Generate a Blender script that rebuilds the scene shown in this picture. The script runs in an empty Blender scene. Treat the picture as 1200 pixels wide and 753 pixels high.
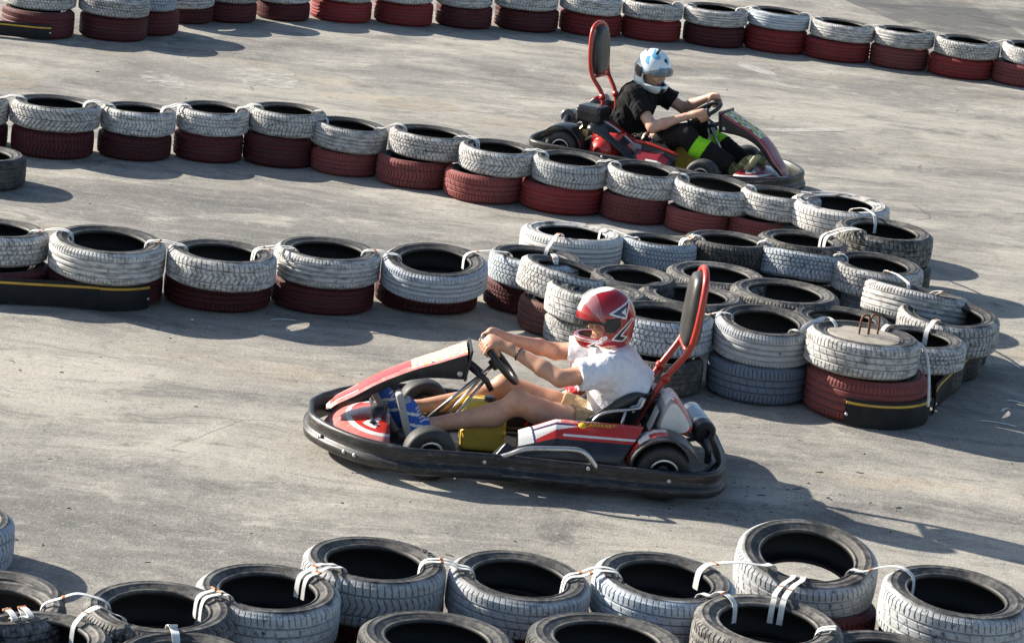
import bpy, bmesh, math, random
import numpy as np
from mathutils import Vector, Matrix
random.seed(11)
R=math.radians; PI=math.pi
S=bpy.context.scene; COL=S.collection

# ------------------------------------------------------------------ camera
F=3500.; PITCH=math.atan(864/3500.); ROLL=R(6.2); HC=4.41
cp,sp=math.cos(PITCH),math.sin(PITCH); cr,sr=math.cos(ROLL),math.sin(ROLL)
FW=Vector((0,cp,-sp)); _r0=Vector((1,0,0)); _u0=Vector((0,sp,cp))
RT=cr*_r0+sr*_u0; UP=cr*_u0-sr*_r0
CAMP=Vector((0,0,HC))
def ray(px,py): return FW+RT*((px-600)/F)-UP*((py-376.5)/F)
def at(px,py,z=0.):
    d=ray(px,py); return CAMP+d*((z-HC)/d.z)
def px_per_m(p): return F/((Vector(p)-CAMP).dot(FW))
cd=bpy.data.cameras.new('camera'); cam=bpy.data.objects.new('camera',cd); COL.objects.link(cam)
m=Matrix((( RT.x,UP.x,-FW.x,0),(RT.y,UP.y,-FW.y,0),(RT.z,UP.z,-FW.z,HC),(0,0,0,1)))
cam.matrix_world=m
cd.sensor_width=36; cd.lens=36*F/1200.; cd.clip_end=3000; cd.clip_start=.1
S.camera=cam

# ------------------------------------------------------------------ light
SUN_EL=R(26); sh=Vector((math.cos(R(24)),-math.sin(R(24)),0))      # shadows fall to the right and towards the viewer
w=bpy.data.worlds.new('World'); S.world=w; w.use_nodes=True
nt=w.node_tree; bg=nt.nodes['Background']
sky=nt.nodes.new('ShaderNodeTexSky'); sky.sky_type='NISHITA'; sky.sun_disc=False
sky.sun_elevation=SUN_EL; sky.sun_rotation=math.atan2(-sh.x,-sh.y)
nt.links.new(sky.outputs[0],bg.inputs[0]); bg.inputs[1].default_value=.072
sl=bpy.data.lights.new('sun','SUN'); sl.energy=4.8; sl.angle=R(.5); sl.color=(1,.915,.79)
so=bpy.data.objects.new('sun',sl); COL.objects.link(so)
dv=Vector((sh.x*math.cos(SUN_EL),sh.y*math.cos(SUN_EL),-math.sin(SUN_EL)))
so.rotation_euler=dv.to_track_quat('-Z','Y').to_euler(); so.location=(-8,25,12)
S.view_settings.view_transform='Standard'; S.view_settings.look='None'
S.view_settings.gamma=1; S.view_settings.use_curve_mapping=False
S.view_settings.exposure=1.27

# ------------------------------------------------------------------ node helpers
class N:
    def __init__(s,name):
        s.m=bpy.data.materials.new(name); s.m.use_nodes=True; s.t=s.m.node_tree
        s.b=s.t.nodes['Principled BSDF']; s.out=s.t.nodes['Material Output']
    def n(s,t,**k):
        o=s.t.nodes.new(t)
        for a,b in k.items(): setattr(o,a,b)
        return o
    def l(s,a,b): s.t.links.new(a,b)
    def val(s,i,v):
        if isinstance(v,(int,float,tuple,list)): i.default_value=v
        else: s.l(v,i)
    def math(s,op,a,b=0.,c=0.,clamp=False):
        o=s.n('ShaderNodeMath',operation=op,use_clamp=clamp)
        s.val(o.inputs[0],a); s.val(o.inputs[1],b); s.val(o.inputs[2],c); return o.outputs[0]
    def coord(s,kind='Object'): return s.n('ShaderNodeTexCoord').outputs[kind]
    def mapping(s,v,scale=(1,1,1),loc=(0,0,0),rot=(0,0,0)):
        o=s.n('ShaderNodeMapping'); s.l(v,o.inputs[0]); s.val(o.inputs[1],loc); s.val(o.inputs[2],rot); s.val(o.inputs[3],scale); return o.outputs[0]
    def noise(s,v,scale,detail=4,rough=.55,dist=0.,out=0):
        o=s.n('ShaderNodeTexNoise'); s.l(v,o.inputs['Vector']); o.inputs['Scale'].default_value=scale
        o.inputs['Detail'].default_value=detail; o.inputs['Roughness'].default_value=rough; o.inputs['Distortion'].default_value=dist; return o.outputs[out]
    def ramp(s,f,lo,hi,a=0.,b=1.):
        o=s.n('ShaderNodeMapRange',interpolation_type='SMOOTHSTEP'); s.val(o.inputs[0],f); s.val(o.inputs[1],lo); s.val(o.inputs[2],hi)
        o.inputs[3].default_value=a; o.inputs[4].default_value=b; return o.outputs[0]
    def mix(s,f,a,b,mode='MIX'):
        o=s.n('ShaderNodeMix',data_type='RGBA',blend_type=mode); s.val(o.inputs[0],f)
        for i,v in ((6,a),(7,b)):
            if isinstance(v,(tuple,list)): v=tuple(v)+((1,) if len(v)==3 else ())
            s.val(o.inputs[i],v)
        return o.outputs[2]
    def bump(s,h,strength=.3,dist=.01):
        o=s.n('ShaderNodeBump'); s.l(h,o.inputs['Height']); o.inputs['Strength'].default_value=strength; o.inputs['Distance'].default_value=dist
        s.l(o.outputs[0],s.b.inputs['Normal'])
    def set(s,**k):
        for a,v in k.items():
            i=s.b.inputs[{'color':'Base Color','rough':'Roughness','metal':'Metallic','coat':'Coat Weight','spec':'Specular IOR Level','trans':'Transmission Weight','alpha':'Alpha','ior':'IOR'}[a]]
            if isinstance(v,(tuple,list)) and len(v)==3: v=tuple(v)+(1,)
            s.val(i,v)
        return s
def simple(name,col,rough=.5,metal=0.,dirt=.25,dirtcol=(.12,.11,.10),scale=14,coat=0.,spec=.5):
    """a painted / moulded surface with a little uneven dust"""
    n=N(name); c=n.coord(); f=n.noise(c,scale,5,.6); g=n.ramp(f,.42,.72)
    n.set(color=n.mix(n.math('MULTIPLY',g,dirt),col,dirtcol),metal=metal,coat=coat,spec=spec)
    n.set(rough=n.math('ADD',n.math('MULTIPLY',n.noise(c,scale*3,3),.25),rough-.12,clamp=True))
    return n.m

# ------------------------------------------------------------------ object helpers
def link(o,parent=None):
    COL.objects.link(o)
    if parent is not None: o.parent=parent
    return o
def tag(o,label=None,cat=None,group=None,kind=None):
    if label: o['label']=label
    if cat: o['category']=cat
    if group: o['group']=group
    if kind: o['kind']=kind
    return o
def empty(name,loc=(0,0,0),rz=0.):
    o=bpy.data.objects.new(name,None); o.location=loc; o.rotation_euler=(0,0,rz); o.empty_display_size=.2
    return link(o)
def meshobj(name,verts,faces,mats,parent=None,smooth=True,mi=None):
    me=bpy.data.meshes.new(name); me.from_pydata([tuple(v) for v in verts],[],[tuple(f) for f in faces])
    for mm in (mats if isinstance(mats,(list,tuple)) else [mats]): me.materials.append(mm)
    if mi is not None: me.polygons.foreach_set('material_index',list(mi))
    me.polygons.foreach_set('use_smooth',[bool(smooth)]*len(me.polygons)); me.update()
    return link(bpy.data.objects.new(name,me),parent)
class MB:
    """collects geometry for one mesh"""
    def __init__(s): s.v=[];s.f=[];s.mi=[]
    def add(s,v,f,mi=0):
        o=len(s.v); s.v+=[tuple(q) for q in v]; s.f+=[tuple(i+o for i in q) for q in f]; s.mi+=[mi]*len(f); return s
    def sweep(s,path,rad,seg=10,closed=False,caps=True,mi=0,flat=1.):
        """tube along a path; rad may be a list"""
        P=[Vector(p) for p in path]; n=len(P); rad=rad if isinstance(rad,(list,tuple)) else [rad]*n
        T=[]
        for i in range(n):
            a=P[(i-1)%n] if closed or i>0 else P[i]; b=P[(i+1)%n] if closed or i<n-1 else P[i]
            T.append((b-a).normalized())
        up=Vector((0,0,1)) if abs(T[0].z)<.9 else Vector((1,0,0))
        nr=(up-T[0]*up.dot(T[0])).normalized(); v=[]
        for i in range(n):
            nr=(nr-T[i]*nr.dot(T[i])).normalized(); bn=T[i].cross(nr)
            for k in range(seg):
                a=2*PI*k/seg; v.append(P[i]+(nr*math.cos(a)*flat+bn*math.sin(a))*rad[i])
        f=[]
        for i in range(n if closed else n-1):
            j=(i+1)%n
            for k in range(seg): f.append((i*seg+k,i*seg+(k+1)%seg,j*seg+(k+1)%seg,j*seg+k))
        if caps and not closed: f+= [tuple(range(seg))[::-1],tuple((n-1)*seg+k for k in range(seg))]
        return s.add(v,f,mi)
    def box(s,c,d,rot=None,mi=0):
        M=rot if rot is not None else Matrix.Identity(3)
        v=[Vector(c)+M@Vector((d[0]*x/2,d[1]*y/2,d[2]*z/2)) for x in(-1,1) for y in(-1,1) for z in(-1,1)]
        return s.add(v,[(0,1,3,2),(4,6,7,5),(0,4,5,1),(2,3,7,6),(0,2,6,4),(1,5,7,3)],mi)
    def lathe(s,prof,axis_o=(0,0,0),M=None,seg=32,mi=0,closed=False):
        """prof (r,z) turned about local z"""
        M=M if M is not None else Matrix.Identity(3); v=[];n=len(prof)
        for k in range(seg):
            a=2*PI*k/seg
            for r,z in prof: v.append(Vector(axis_o)+M@Vector((r*math.cos(a),r*math.sin(a),z)))
        f=[]
        for k in range(seg):
            j=(k+1)%seg
            for i in range(n if closed else n-1):
                i2=(i+1)%n; f.append((k*n+i,j*n+i,j*n+i2,k*n+i2))
        return s.add(v,f,mi)
    def loft(s,rings,closed_ring=True,caps=True,mi=0):
        n=len(rings[0]); v=[q for r in rings for q in r]; f=[]
        for i in range(len(rings)-1):
            for k in range(n if closed_ring else n-1):
                j=(k+1)%n; f.append((i*n+k,i*n+j,(i+1)*n+j,(i+1)*n+k))
        if caps and closed_ring: f+=[tuple(range(n))[::-1],tuple((len(rings)-1)*n+k for k in range(n))]
        return s.add(v,f,mi)
    def build(s,name,mats,parent=None,smooth=True,bevel=0.,auto=None,solid=0.,sub=0):
        o=meshobj(name,s.v,s.f,mats,parent,smooth,s.mi)
        bm=bmesh.new(); bm.from_mesh(o.data); bmesh.ops.recalc_face_normals(bm,faces=bm.faces); bm.to_mesh(o.data); bm.free()
        if solid: md=o.modifiers.new('solid','SOLIDIFY'); md.thickness=solid; md.offset=0
        if sub: md=o.modifiers.new('sub','SUBSURF'); md.levels=sub; md.render_levels=sub
        if bevel: md=o.modifiers.new('bevel','BEVEL'); md.width=bevel; md.segments=2; md.limit_method='ANGLE'; md.angle_limit=R(35)
        if auto: o.data.set_sharp_from_angle(angle=R(auto))
        return o
def smooth_path(pts,n=8,closed=False):
    """Catmull-Rom through the points"""
    P=[Vector(p) for p in pts]; out=[]; L=len(P)
    for i in range(L if closed else L-1):
        g=lambda k:P[k%L] if closed else P[min(max(k,0),L-1)]
        a,b,c,d=g(i-1),g(i),g(i+1),g(i+2)
        for k in range(n):
            t=k/n; out.append(.5*((2*b)+(c-a)*t+(2*a-5*b+4*c-d)*t*t+(3*b-a-3*c+d)*t**3))
    if not closed: out.append(P[-1])
    return out

# ------------------------------------------------------------------ ground
g=N('worn_track_concrete'); c=g.coord()
warp=g.noise(g.mapping(c,(.5,.5,.5)),1.0,3,.55,out=1)
cw=g.n('ShaderNodeVectorMath',operation='MULTIPLY_ADD'); g.l(warp,cw.inputs[0]); cw.inputs[1].default_value=(1.8,1.0,0); g.l(c,cw.inputs[2]); cw=cw.outputs[0]
big=g.noise(g.mapping(cw,(.26,.42,1)),1.0,6,.62)
patch=g.noise(g.mapping(cw,(1.0,1.3,1),(3,7,0)),1.0,8,.72)
streak=g.noise(g.mapping(cw,(.75,3.6,1.),(0,0,0),(0,0,R(-5))),1.0,8,.74)
streak2=g.noise(g.mapping(cw,(1.6,11.,1.),(5,2,0),(0,0,R(7))),1.0,6,.72)
mid=g.noise(c,9,8,.75); fine=g.noise(c,42,5,.78); grit=g.noise(c,100,3,.8)
col=g.mix(g.ramp(big,.32,.68),(.155,.153,.149),(.365,.352,.322))
col=g.mix(g.ramp(patch,.50,.66,0,.75),col,(.41,.395,.36))
col=g.mix(g.ramp(patch,.50,.33,0,.9),col,(.105,.105,.106))
col=g.mix(g.ramp(streak,.53,.72,0,.55),col,(.43,.415,.38))
col=g.mix(g.ramp(streak,.49,.31,0,.72),col,(.092,.093,.095))
col=g.mix(g.ramp(streak2,.54,.72,0,.35),col,(.43,.42,.39))
col=g.mix(g.ramp(streak2,.48,.30,0,.5),col,(.085,.086,.088))
stain=g.noise(g.mapping(cw,(.4,.8,1),(11,4,0)),1.0,5,.6)
col=g.mix(g.ramp(stain,.56,.72,0,.42),col,(.37,.30,.21))
col=g.mix(g.ramp(mid,.52,.70,0,.45),col,(.46,.445,.41)); col=g.mix(g.ramp(mid,.47,.32,0,.6),col,(.10,.10,.098))
col=g.mix(g.ramp(fine,.54,.66,0,.6),col,(.08,.08,.078)); col=g.mix(g.ramp(fine,.46,.34,0,.42),col,(.49,.475,.44))
col=g.mix(g.ramp(grit,.55,.66,0,.45),col,(.54,.53,.50)); col=g.mix(g.ramp(grit,.45,.35,0,.55),col,(.07,.07,.07))
# curved scuffs left by sliding tyres
scv=g.n('ShaderNodeTexWave',wave_type='RINGS',rings_direction='Z'); g.l(g.mapping(cw,(1,1.6,0),(-2.2,-16.5,0)),scv.inputs['Vector']); scv.inputs['Scale'].default_value=3.4; scv.inputs['Distortion'].default_value=9.; scv.inputs['Detail'].default_value=4; scv.inputs['Detail Scale'].default_value=1.6
col=g.mix(g.math('MULTIPLY',g.ramp(scv.outputs['Fac'],.80,.98),g.ramp(patch,.54,.62,0,.35)),col,(.47,.46,.43))
col=g.mix(g.math('MULTIPLY',g.ramp(scv.outputs['Fac'],.22,.04),g.ramp(g.noise(g.mapping(c,(.5,.7,1),(9,3,0)),1.,3),.58,.68,0,.35)),col,(.12,.12,.12))
vor=g.n('ShaderNodeTexVoronoi',feature='DISTANCE_TO_EDGE'); g.l(g.mapping(cw,(.23,.31,1)),vor.inputs['Vector']); vor.inputs['Scale'].default_value=1.
crack=g.math('MULTIPLY',g.ramp(vor.outputs['Distance'],.0022,.0004),g.ramp(g.noise(c,.9,2),.52,.62))
col=g.mix(g.math('MULTIPLY',crack,.6),col,(.07,.07,.065))
# slight warm tint over the whole ground
col=g.mix(1.,col,(1.02,1.0,.955),'MULTIPLY')
g.set(color=col,rough=.88,spec=.3)
h=g.math('ADD',g.math('MULTIPLY',fine,.9),g.math('ADD',g.math('MULTIPLY',grit,.5),g.math('MULTIPLY',mid,.8)))
g.bump(h,.6,.007)
gr=meshobj('ground',[(-400,-400,0),(400,-400,0),(400,600,0),(-400,600,0)],[(0,1,2,3)],g.m,smooth=False)
tag(gr,kind='structure')
def patchmat(name,colr,thr=.5,sc=5,alpha=.8):
    n=N(name); c=n.coord('Generated'); o=n.coord('Object')
    sx=n.n('ShaderNodeSeparateXYZ'); n.l(c,sx.inputs[0])
    ex=n.math('MULTIPLY',n.ramp(sx.outputs[0],0,.16),n.ramp(sx.outputs[0],1,.84)); ey=n.math('MULTIPLY',n.ramp(sx.outputs[1],0,.3),n.ramp(sx.outputs[1],1,.7))
    f=n.math('MULTIPLY',n.math('MULTIPLY',ex,ey),n.ramp(n.noise(o,sc,5,.65),thr-.14,thr+.1))
    n.set(color=colr,rough=.85,alpha=n.math('MULTIPLY',f,alpha)); return n.m
def ground_patch(name,p,mat,z=.004):
    q=[at(*a) for a in p]; ce=sum(q,Vector())/4
    o=meshobj(name,[(v.x-ce.x,v.y-ce.y,0) for v in q],[(0,1,2,3)],mat,smooth=False); o.location=(ce.x,ce.y,z); return tag(o,kind='structure')
white_worn=patchmat('worn_line_paint',(.55,.54,.51),.42,6,.55)
ground_patch('track_line_paint',[(860,76),(866,72),(914,88),(908,92)],white_worn)
ground_patch('track_line_paint',[(890,151.5),(1000,150),(1000,154),(890,155.5)],white_worn)
dark=patchmat('asphalt_patch',(.12,.12,.122),.47,1.2,.6)  # uneven darker patches laid on the ground beyond the far row
ground_patch('asphalt_patch',[(955,-14),(1120,-5),(1235,62),(1060,30)],dark)
ground_patch('asphalt_patch',[(990,2),(1130,22),(1330,60),(1330,20)],dark,.008)
pale=patchmat('sand_stain',(.44,.38,.28),.52,4,.4)
ground_patch('sand_stain',[(-60,82),(40,80),(48,104),(-60,106)],pale)
ground_patch('sand_stain',[(430,115),(530,113),(545,130),(430,132)],pale)
chalk=patchmat('chalk_stain',(.52,.51,.48),.54,7,.6)
ground_patch('chalk_stain',[(160,85),(200,83),(222,104),(180,106)],chalk)
ground_patch('chalk_stain',[(275,82),(340,80),(355,104),(290,106)],chalk)
ground_patch('chalk_stain',[(690,260),(760,262),(765,278),(700,276)],chalk)
# ------------------------------------------------------------------ tyres
D0,W0=.62,.20
def tread_fn(kind):
    tri=lambda x:abs((x%1.)-.5)*2
    def bar(x,wd): return 1. if (x%1.)<wd else 0.
    def h0(u,v):   # ribs with shoulder sipes
        N_=72
        if any(abs(v-q)<.055 for q in(-.48,0.,.48)): return 1.
        if abs(v)>.58 and bar(u*N_+.3*abs(v),.16): return .8
        if abs(v)<.45 and bar(u*N_*.5+.6*v,.09): return .5
        return 0.
    def h1(u,v):   # chevrons
        N_=62
        if abs(abs(v)-.55)<.045: return 1.
        if abs(v)<.51: return .9 if bar(u*N_+.9*abs(v)*1.4,.17) else 0.
        return .9 if bar(u*N_+.25+.35*abs(v),.17) else 0.
    def h2(u,v):   # blocks
        N_=64; row=math.floor((v+1)*2.5)
        if abs(((v+1)*2.5)%1-.02)<.10 and 0<row<5: return 1.
        return .9 if bar(u*N_+.37*row+.15*math.sin(v*9),.17) else 0.
    def h3(u,v):   # plain ribs, nearly worn out
        if any(abs(v-q)<.05 for q in(-.6,-.2,.2,.6)): return .8
        if abs(v)>.72 and bar(u*90,.2): return .5
        return 0.
    def h4(u,v):   # diagonal directional
        N_=56
        if abs(v)<.045: return 1.
        return .9 if bar(u*N_+1.5*abs(v),.18) else (.5 if abs(abs(v)-.62)<.035 else 0.)
    return [h0,h1,h2,h3,h4][kind]
def tyre_mesh(kind,seg=540,rows=26):
    inner=[(.290,0,0),(.284,.066,0),(.250,.080,0),(.214,.071,0),(.203,.064,0)]
    side=[(.2025,.073,0),(.2045,.082,0),(.2100,.0855,0),(.2140,.0845,0),(.2165,.0815,0),(.2240,.0850,0),(.2360,.0905,0),(.2470,.0945,0),
          (.2490,.0970,0),(.2530,.0970,0),(.2550,.0962,0),(.2650,.0968,0),(.2740,.0958,0),(.2755,.0972,0),(.2790,.0965,0),(.2800,.0945,0),(.2880,.0905,0),(.2950,.0860,.6),(.3010,.0805,1)]
    fn=tread_fn(kind); prof=[]
    for r,z,p in inner+side: prof.append((r,z,p,None))
    for i in range(rows+1):
        v=1-2*i/rows; z=.0755*v; r=.3125-.0045*abs(v)**2.6; prof.append((r,z,1,v))
    for r,z,p in reversed(side): prof.append((r,-z,p,None))
    for r,z,p in reversed(inner[1:]): prof.append((r,-z,p,None))
    n=len(prof); V=np.zeros((seg,n,3)); G=np.ones((seg,n)); T=np.zeros((seg,n))
    for k in range(seg):
        u=k/seg; a=2*PI*u; ca,sa=math.cos(a),math.sin(a)
        for i,(r,z,p,v) in enumerate(prof):
            if v is not None:
                h=fn(u,v); r-=.0075*h; G[k,i]=1-h; T[k,i]=1
            elif p>0:
                h=fn(u,1. if z>0 else -1.); r-=.005*h*p; z-=math.copysign(.003*h*p,z); G[k,i]=1-h; T[k,i]=p
            V[k,i]=(r*ca,r*sa,z)
    me=bpy.data.meshes.new('tyre'); f=[]
    for k in range(seg):
        j=(k+1)%seg
        for i in range(n):
            i2=(i+1)%n; f.append((k*n+i,k*n+i2,j*n+i2,j*n+i))
    me.from_pydata(V.reshape(-1,3).tolist(),[],f); 
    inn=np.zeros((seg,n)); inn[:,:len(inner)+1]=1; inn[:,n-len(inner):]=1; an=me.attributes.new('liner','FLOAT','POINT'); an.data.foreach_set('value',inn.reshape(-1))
    at_=me.attributes.new('raised','FLOAT','POINT'); at_.data.foreach_set('value',G.reshape(-1))
    sm=np.ones(len(f),dtype=bool); lo=len(inner)+len(side); 
    idx=np.arange(len(f))%n; sm[(idx>=lo-2)&(idx<lo+rows+1)]=False
    me.polygons.foreach_set('use_smooth',sm); me.materials.append(None); me.update()
    return me
TM=[tyre_mesh(k) for k in range(5)]
def tyre_mat(name,paint,ext=.285,gfill=.35,wear=.42,soft=.13,rub=(.026,.026,.027),dust=.35,grime=.35,grimecol=(.20,.185,.16),rough=.7,sidepaint=0.):
    n=N(name); c=n.coord(); oi=n.n('ShaderNodeObjectInfo').outputs['Random']
    off=n.n('ShaderNodeCombineXYZ'); n.l(n.math('MULTIPLY',oi,37.),off.inputs[0]); n.l(n.math('MULTIPLY',oi,11.),off.inputs[2])
    cc=n.n('ShaderNodeVectorMath',operation='ADD'); n.l(c,cc.inputs[0]); n.l(off.outputs[0],cc.inputs[1]); cc=cc.outputs[0]
    sx=n.n('ShaderNodeSeparateXYZ'); n.l(c,sx.inputs[0])
    r=n.math('SQRT',n.math('ADD',n.math('POWER',sx.outputs[0],2.),n.math('POWER',sx.outputs[1],2.)))
    n1=n.noise(cc,7,4,.6); n2=n.noise(cc,34,5,.65); n3=n.noise(cc,130,3,.7); n4=n.noise(n.mapping(cc,(1,1,3.2)),13,4,.6)
    rr=n.math('ADD',r,n.math('MULTIPLY',n.math('SUBTRACT',n1,.5),.05))
    zone=n.ramp(rr,ext-.012,ext+.012)
    if sidepaint: zone=n.math('MAXIMUM',zone,n.math('MULTIPLY',n.ramp(n4,.36,.56),sidepaint))
    at_=n.n('ShaderNodeAttribute',attribute_name='raised').outputs['Fac']
    grv=n.math('ADD',n.math('MULTIPLY',at_,1-gfill),gfill)
    wr=n.math('ADD',n.math('MULTIPLY',n2,.7),n.math('MULTIPLY',n4,.3))
    wr=n.ramp(n.math('ADD',wr,n.math('MULTIPLY',n.math('SUBTRACT',oi,.5),.06)),wear-soft,wear+soft*.4)
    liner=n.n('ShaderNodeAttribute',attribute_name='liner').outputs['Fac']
    mask=n.math('MULTIPLY',n.math('MULTIPLY',n.math('MULTIPLY',zone,grv),wr),n.math('SUBTRACT',1.,liner))
    rubber=n.mix(n.math('MULTIPLY',n.ramp(n.math('ADD',n.math('MULTIPLY',n1,.5),n.math('MULTIPLY',n2,.5)),.40,.66),dust),rub,(.22,.205,.18))
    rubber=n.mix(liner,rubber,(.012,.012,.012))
    pc=n.mix(n.math('MULTIPLY',n.ramp(n4,.42,.66),grime),paint,grimecol)
    pc=n.mix(n.math('MULTIPLY',n.ramp(n3,.58,.72),.35),pc,grimecol)
    col=n.mix(mask,rubber,pc)
    br=n.math('ADD',n.math('MULTIPLY',n.math('FRACT',n.math('MULTIPLY',oi,7.13)),.34),.80)
    hv=n.n('ShaderNodeHueSaturation'); n.l(br,hv.inputs['Value']); n.l(col,hv.inputs['Color'])
    n.set(color=hv.outputs[0],rough=n.math('ADD',n.math('MULTIPLY',mask,.12),n.math('ADD',n.math('MULTIPLY',n2,.3),rough-.25)),spec=.4)
    n.bump(n.math('ADD',n.math('MULTIPLY',n3,.5),n2),.25,.004)
    return n.m
TW =tyre_mat('white_painted_tyre',(.56,.555,.54),.283,.5,.42,grime=.8,grimecol=(.19,.18,.165))
TWS=tyre_mat('white_painted_sidewall_tyre',(.60,.59,.57),.280,.40,.36,sidepaint=.75,grime=.3)
TWB=tyre_mat('bluish_white_tyre',(.46,.52,.58),.285,.45,.42)
TWG=tyre_mat('worn_grey_white_tyre',(.40,.42,.44),.288,.5,.42,grime=.45,dust=.5)
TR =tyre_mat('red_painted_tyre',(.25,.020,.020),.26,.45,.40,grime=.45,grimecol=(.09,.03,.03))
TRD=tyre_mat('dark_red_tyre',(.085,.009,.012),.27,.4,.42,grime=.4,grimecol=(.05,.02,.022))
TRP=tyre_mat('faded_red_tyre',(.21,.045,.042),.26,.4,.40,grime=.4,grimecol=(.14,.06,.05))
TBR=tyre_mat('brown_red_tyre',(.15,.055,.045),.26,.4,.40,grime=.4,grimecol=(.08,.04,.035))
TBL=tyre_mat('faded_blue_tyre',(.12,.15,.20),.285,.35,.42,grime=.4,grimecol=(.10,.12,.15))
TK =tyre_mat('black_rubber_tyre',(.05,.05,.05),.33,.3,.60,dust=.45)
TKD=tyre_mat('dusty_black_tyre',(.24,.235,.22),.296,.2,.56,dust=.75)
TYRES={}
GRP='tyres of the track barriers'
def tyre(key,xl,xr,y,ref,z0,wd,mat,kind,label,tilt=(0,0)):
    """xl..xr: widest extent in the photo; y: lowest ('b') or top-far ('t') edge; z0: height of its underside"""
    cx=(xl+xr)/2
    for it in range(3):
        if it==0: Rr=.31
        if ref=='b': p=at(cx,y,z0+.012); sgn=1
        else: p=at(cx,y,z0+wd*.93); sgn=-1
        d=Vector((p.x,p.y,0)).normalized()
        ctr=Vector((p.x,p.y,0))+d*sgn*Rr*(.965 if ref=='b' else .94)
        ctr.z=z0+wd/2
        Rr=(xr-xl)/2/px_per_m(ctr)
    # keep the centre on the measured column
    v=ctr-CAMP; u=600+F*RT.dot(v)/FW.dot(v); ctr+=Vector((1,0,0))*((cx-u)/px_per_m(ctr))
    o=bpy.data.objects.new('tyre',TM[kind]); link(o)
    o.material_slots[0].link='OBJECT'; o.material_slots[0].material=mat
    tx,ty=R(tilt[0]),R(tilt[1]); ax=Vector((math.sin(tx),math.sin(ty),1)).normalized()
    q=Vector((0,0,1)).rotation_difference(ax).to_matrix()@Matrix.Rotation(random.uniform(0,6.28),3,'Z')
    o.rotation_euler=q.to_euler(); o.location=ctr
    k=2*Rr/.625; o.scale=(k*random.uniform(.99,1.01),k*random.uniform(.99,1.01),wd/.197)
    tag(o,label,'tyre',GRP); TYRES[key]=(o,ctr,Rr,wd,q); return o
ORD=['first','second','third','fourth','fifth','sixth','seventh','eighth','ninth','tenth','eleventh','twelfth','thirteenth','fourteenth','fifteenth','sixteenth','seventeenth','eighteenth']
def level(lo,up):
    return min(.24,max(.165,(lo[2]-up[2])/px_per_m(at((lo[0]+lo[1])/2,lo[2],0))/.975))
def stack(key,lo,up,lab_lo,lab_up,wl=.185,wu=.185,tilt=(0,0),tl=(0,0),z0=0.):
    if lo: tyre(key+'l',lo[0],lo[1],lo[2],lo[5] if len(lo)>5 else 'b',z0,wl,lo[3],lo[4],lab_lo,tl)
    if up: tyre(key+'u',up[0],up[1],up[2],up[5] if len(up)>5 else 'b',z0+wl+.002,wu,up[3],up[4],lab_up,tilt)
# far row, left to right
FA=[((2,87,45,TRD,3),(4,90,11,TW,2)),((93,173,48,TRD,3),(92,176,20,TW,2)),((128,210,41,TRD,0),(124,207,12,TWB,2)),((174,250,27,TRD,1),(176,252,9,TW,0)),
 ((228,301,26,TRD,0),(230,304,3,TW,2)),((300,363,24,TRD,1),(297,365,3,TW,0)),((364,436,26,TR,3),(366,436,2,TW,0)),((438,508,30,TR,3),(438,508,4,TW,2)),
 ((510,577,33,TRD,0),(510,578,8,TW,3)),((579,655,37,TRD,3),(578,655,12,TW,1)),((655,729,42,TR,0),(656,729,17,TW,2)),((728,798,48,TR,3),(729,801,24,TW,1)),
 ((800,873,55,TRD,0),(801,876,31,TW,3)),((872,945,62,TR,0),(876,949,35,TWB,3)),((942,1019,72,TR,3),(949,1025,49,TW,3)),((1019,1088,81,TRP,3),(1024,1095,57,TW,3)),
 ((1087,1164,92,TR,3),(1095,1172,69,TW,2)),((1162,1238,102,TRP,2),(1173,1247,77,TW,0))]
for i,(lo,up) in enumerate(FA):
    stack('a%d'%i,lo,up,'red tyre at the base of the %s stack from the left in the far row'%ORD[i],
      'white tyre on top of the %s stack from the left in the far row'%ORD[i],level(lo,up),.17,(random.uniform(-1,2.5),random.uniform(-3,1)))
# row beside the far kart
FB=[((-90,9,176,TRD,3),(-88,10,148,TW,2),'dark red lower tyre cut by the left frame edge above the lone black tyre','white upper tyre cut by the left frame edge above the lone black tyre'),
 ((13,110,186,TRD,1),(11,118,155,TW,4),'dark red lower tyre just behind the lone black tyre at left','large white chevron-tread tyre just behind the lone black tyre at left'),
 ((114,201,188,TRD,2),(118,206,160,TW,1),None,None),((203,285,190,TRD,3),(207,292,159,TW,2),None,None),((285,369,196,TRD,3),(291,382,161,TW,1),None,None),
 ((364,445,206,TRP,0),(365,455,179,TW,3),None,None),((441,530,221,TRP,1),(455,555,189,TW,2),None,None),((520,612,238,TRP,0),(537,629,206,TW,4),None,None),
 ((609,707,251,TR,3),(623,714,220,TWG,1),'brightest red lower tyre, just left of and below the far kart','grey-white tyre on the brightest red one, beside the far kart rear'),
 ((704,783,262,TRP,2),(709,800,232,TW,4),None,None),((779,858,275,TRP,3),(785,887,250,TW,2),None,None),((852,935,286,TRP,2),(866,962,261,TW,0),'faded red lower tyre at the right end of the row beside the far kart','white upper tyre at the right end of the row, below the far kart nose')]
for i,(lo,up,l1,l2) in enumerate(FB):
    stack('b%d'%i,lo,up,l1 or 'red lower tyre, %s from the left in the row beside the far kart'%ORD[i],
      l2 or 'white upper tyre, %s from the left in the row beside the far kart'%ORD[i],level(lo,up),.18,((0,-1),(0,1),(0,1),(0,-1),(0,0),(3,0),(1,1),(1,-1),(1,-2),(2,-2),(3,-2),(1,2))[i])
tyre('lone',-78,30,223,'b',0,.215,TK,3,'lone black tyre lying on the concrete at the left frame edge')
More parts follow.
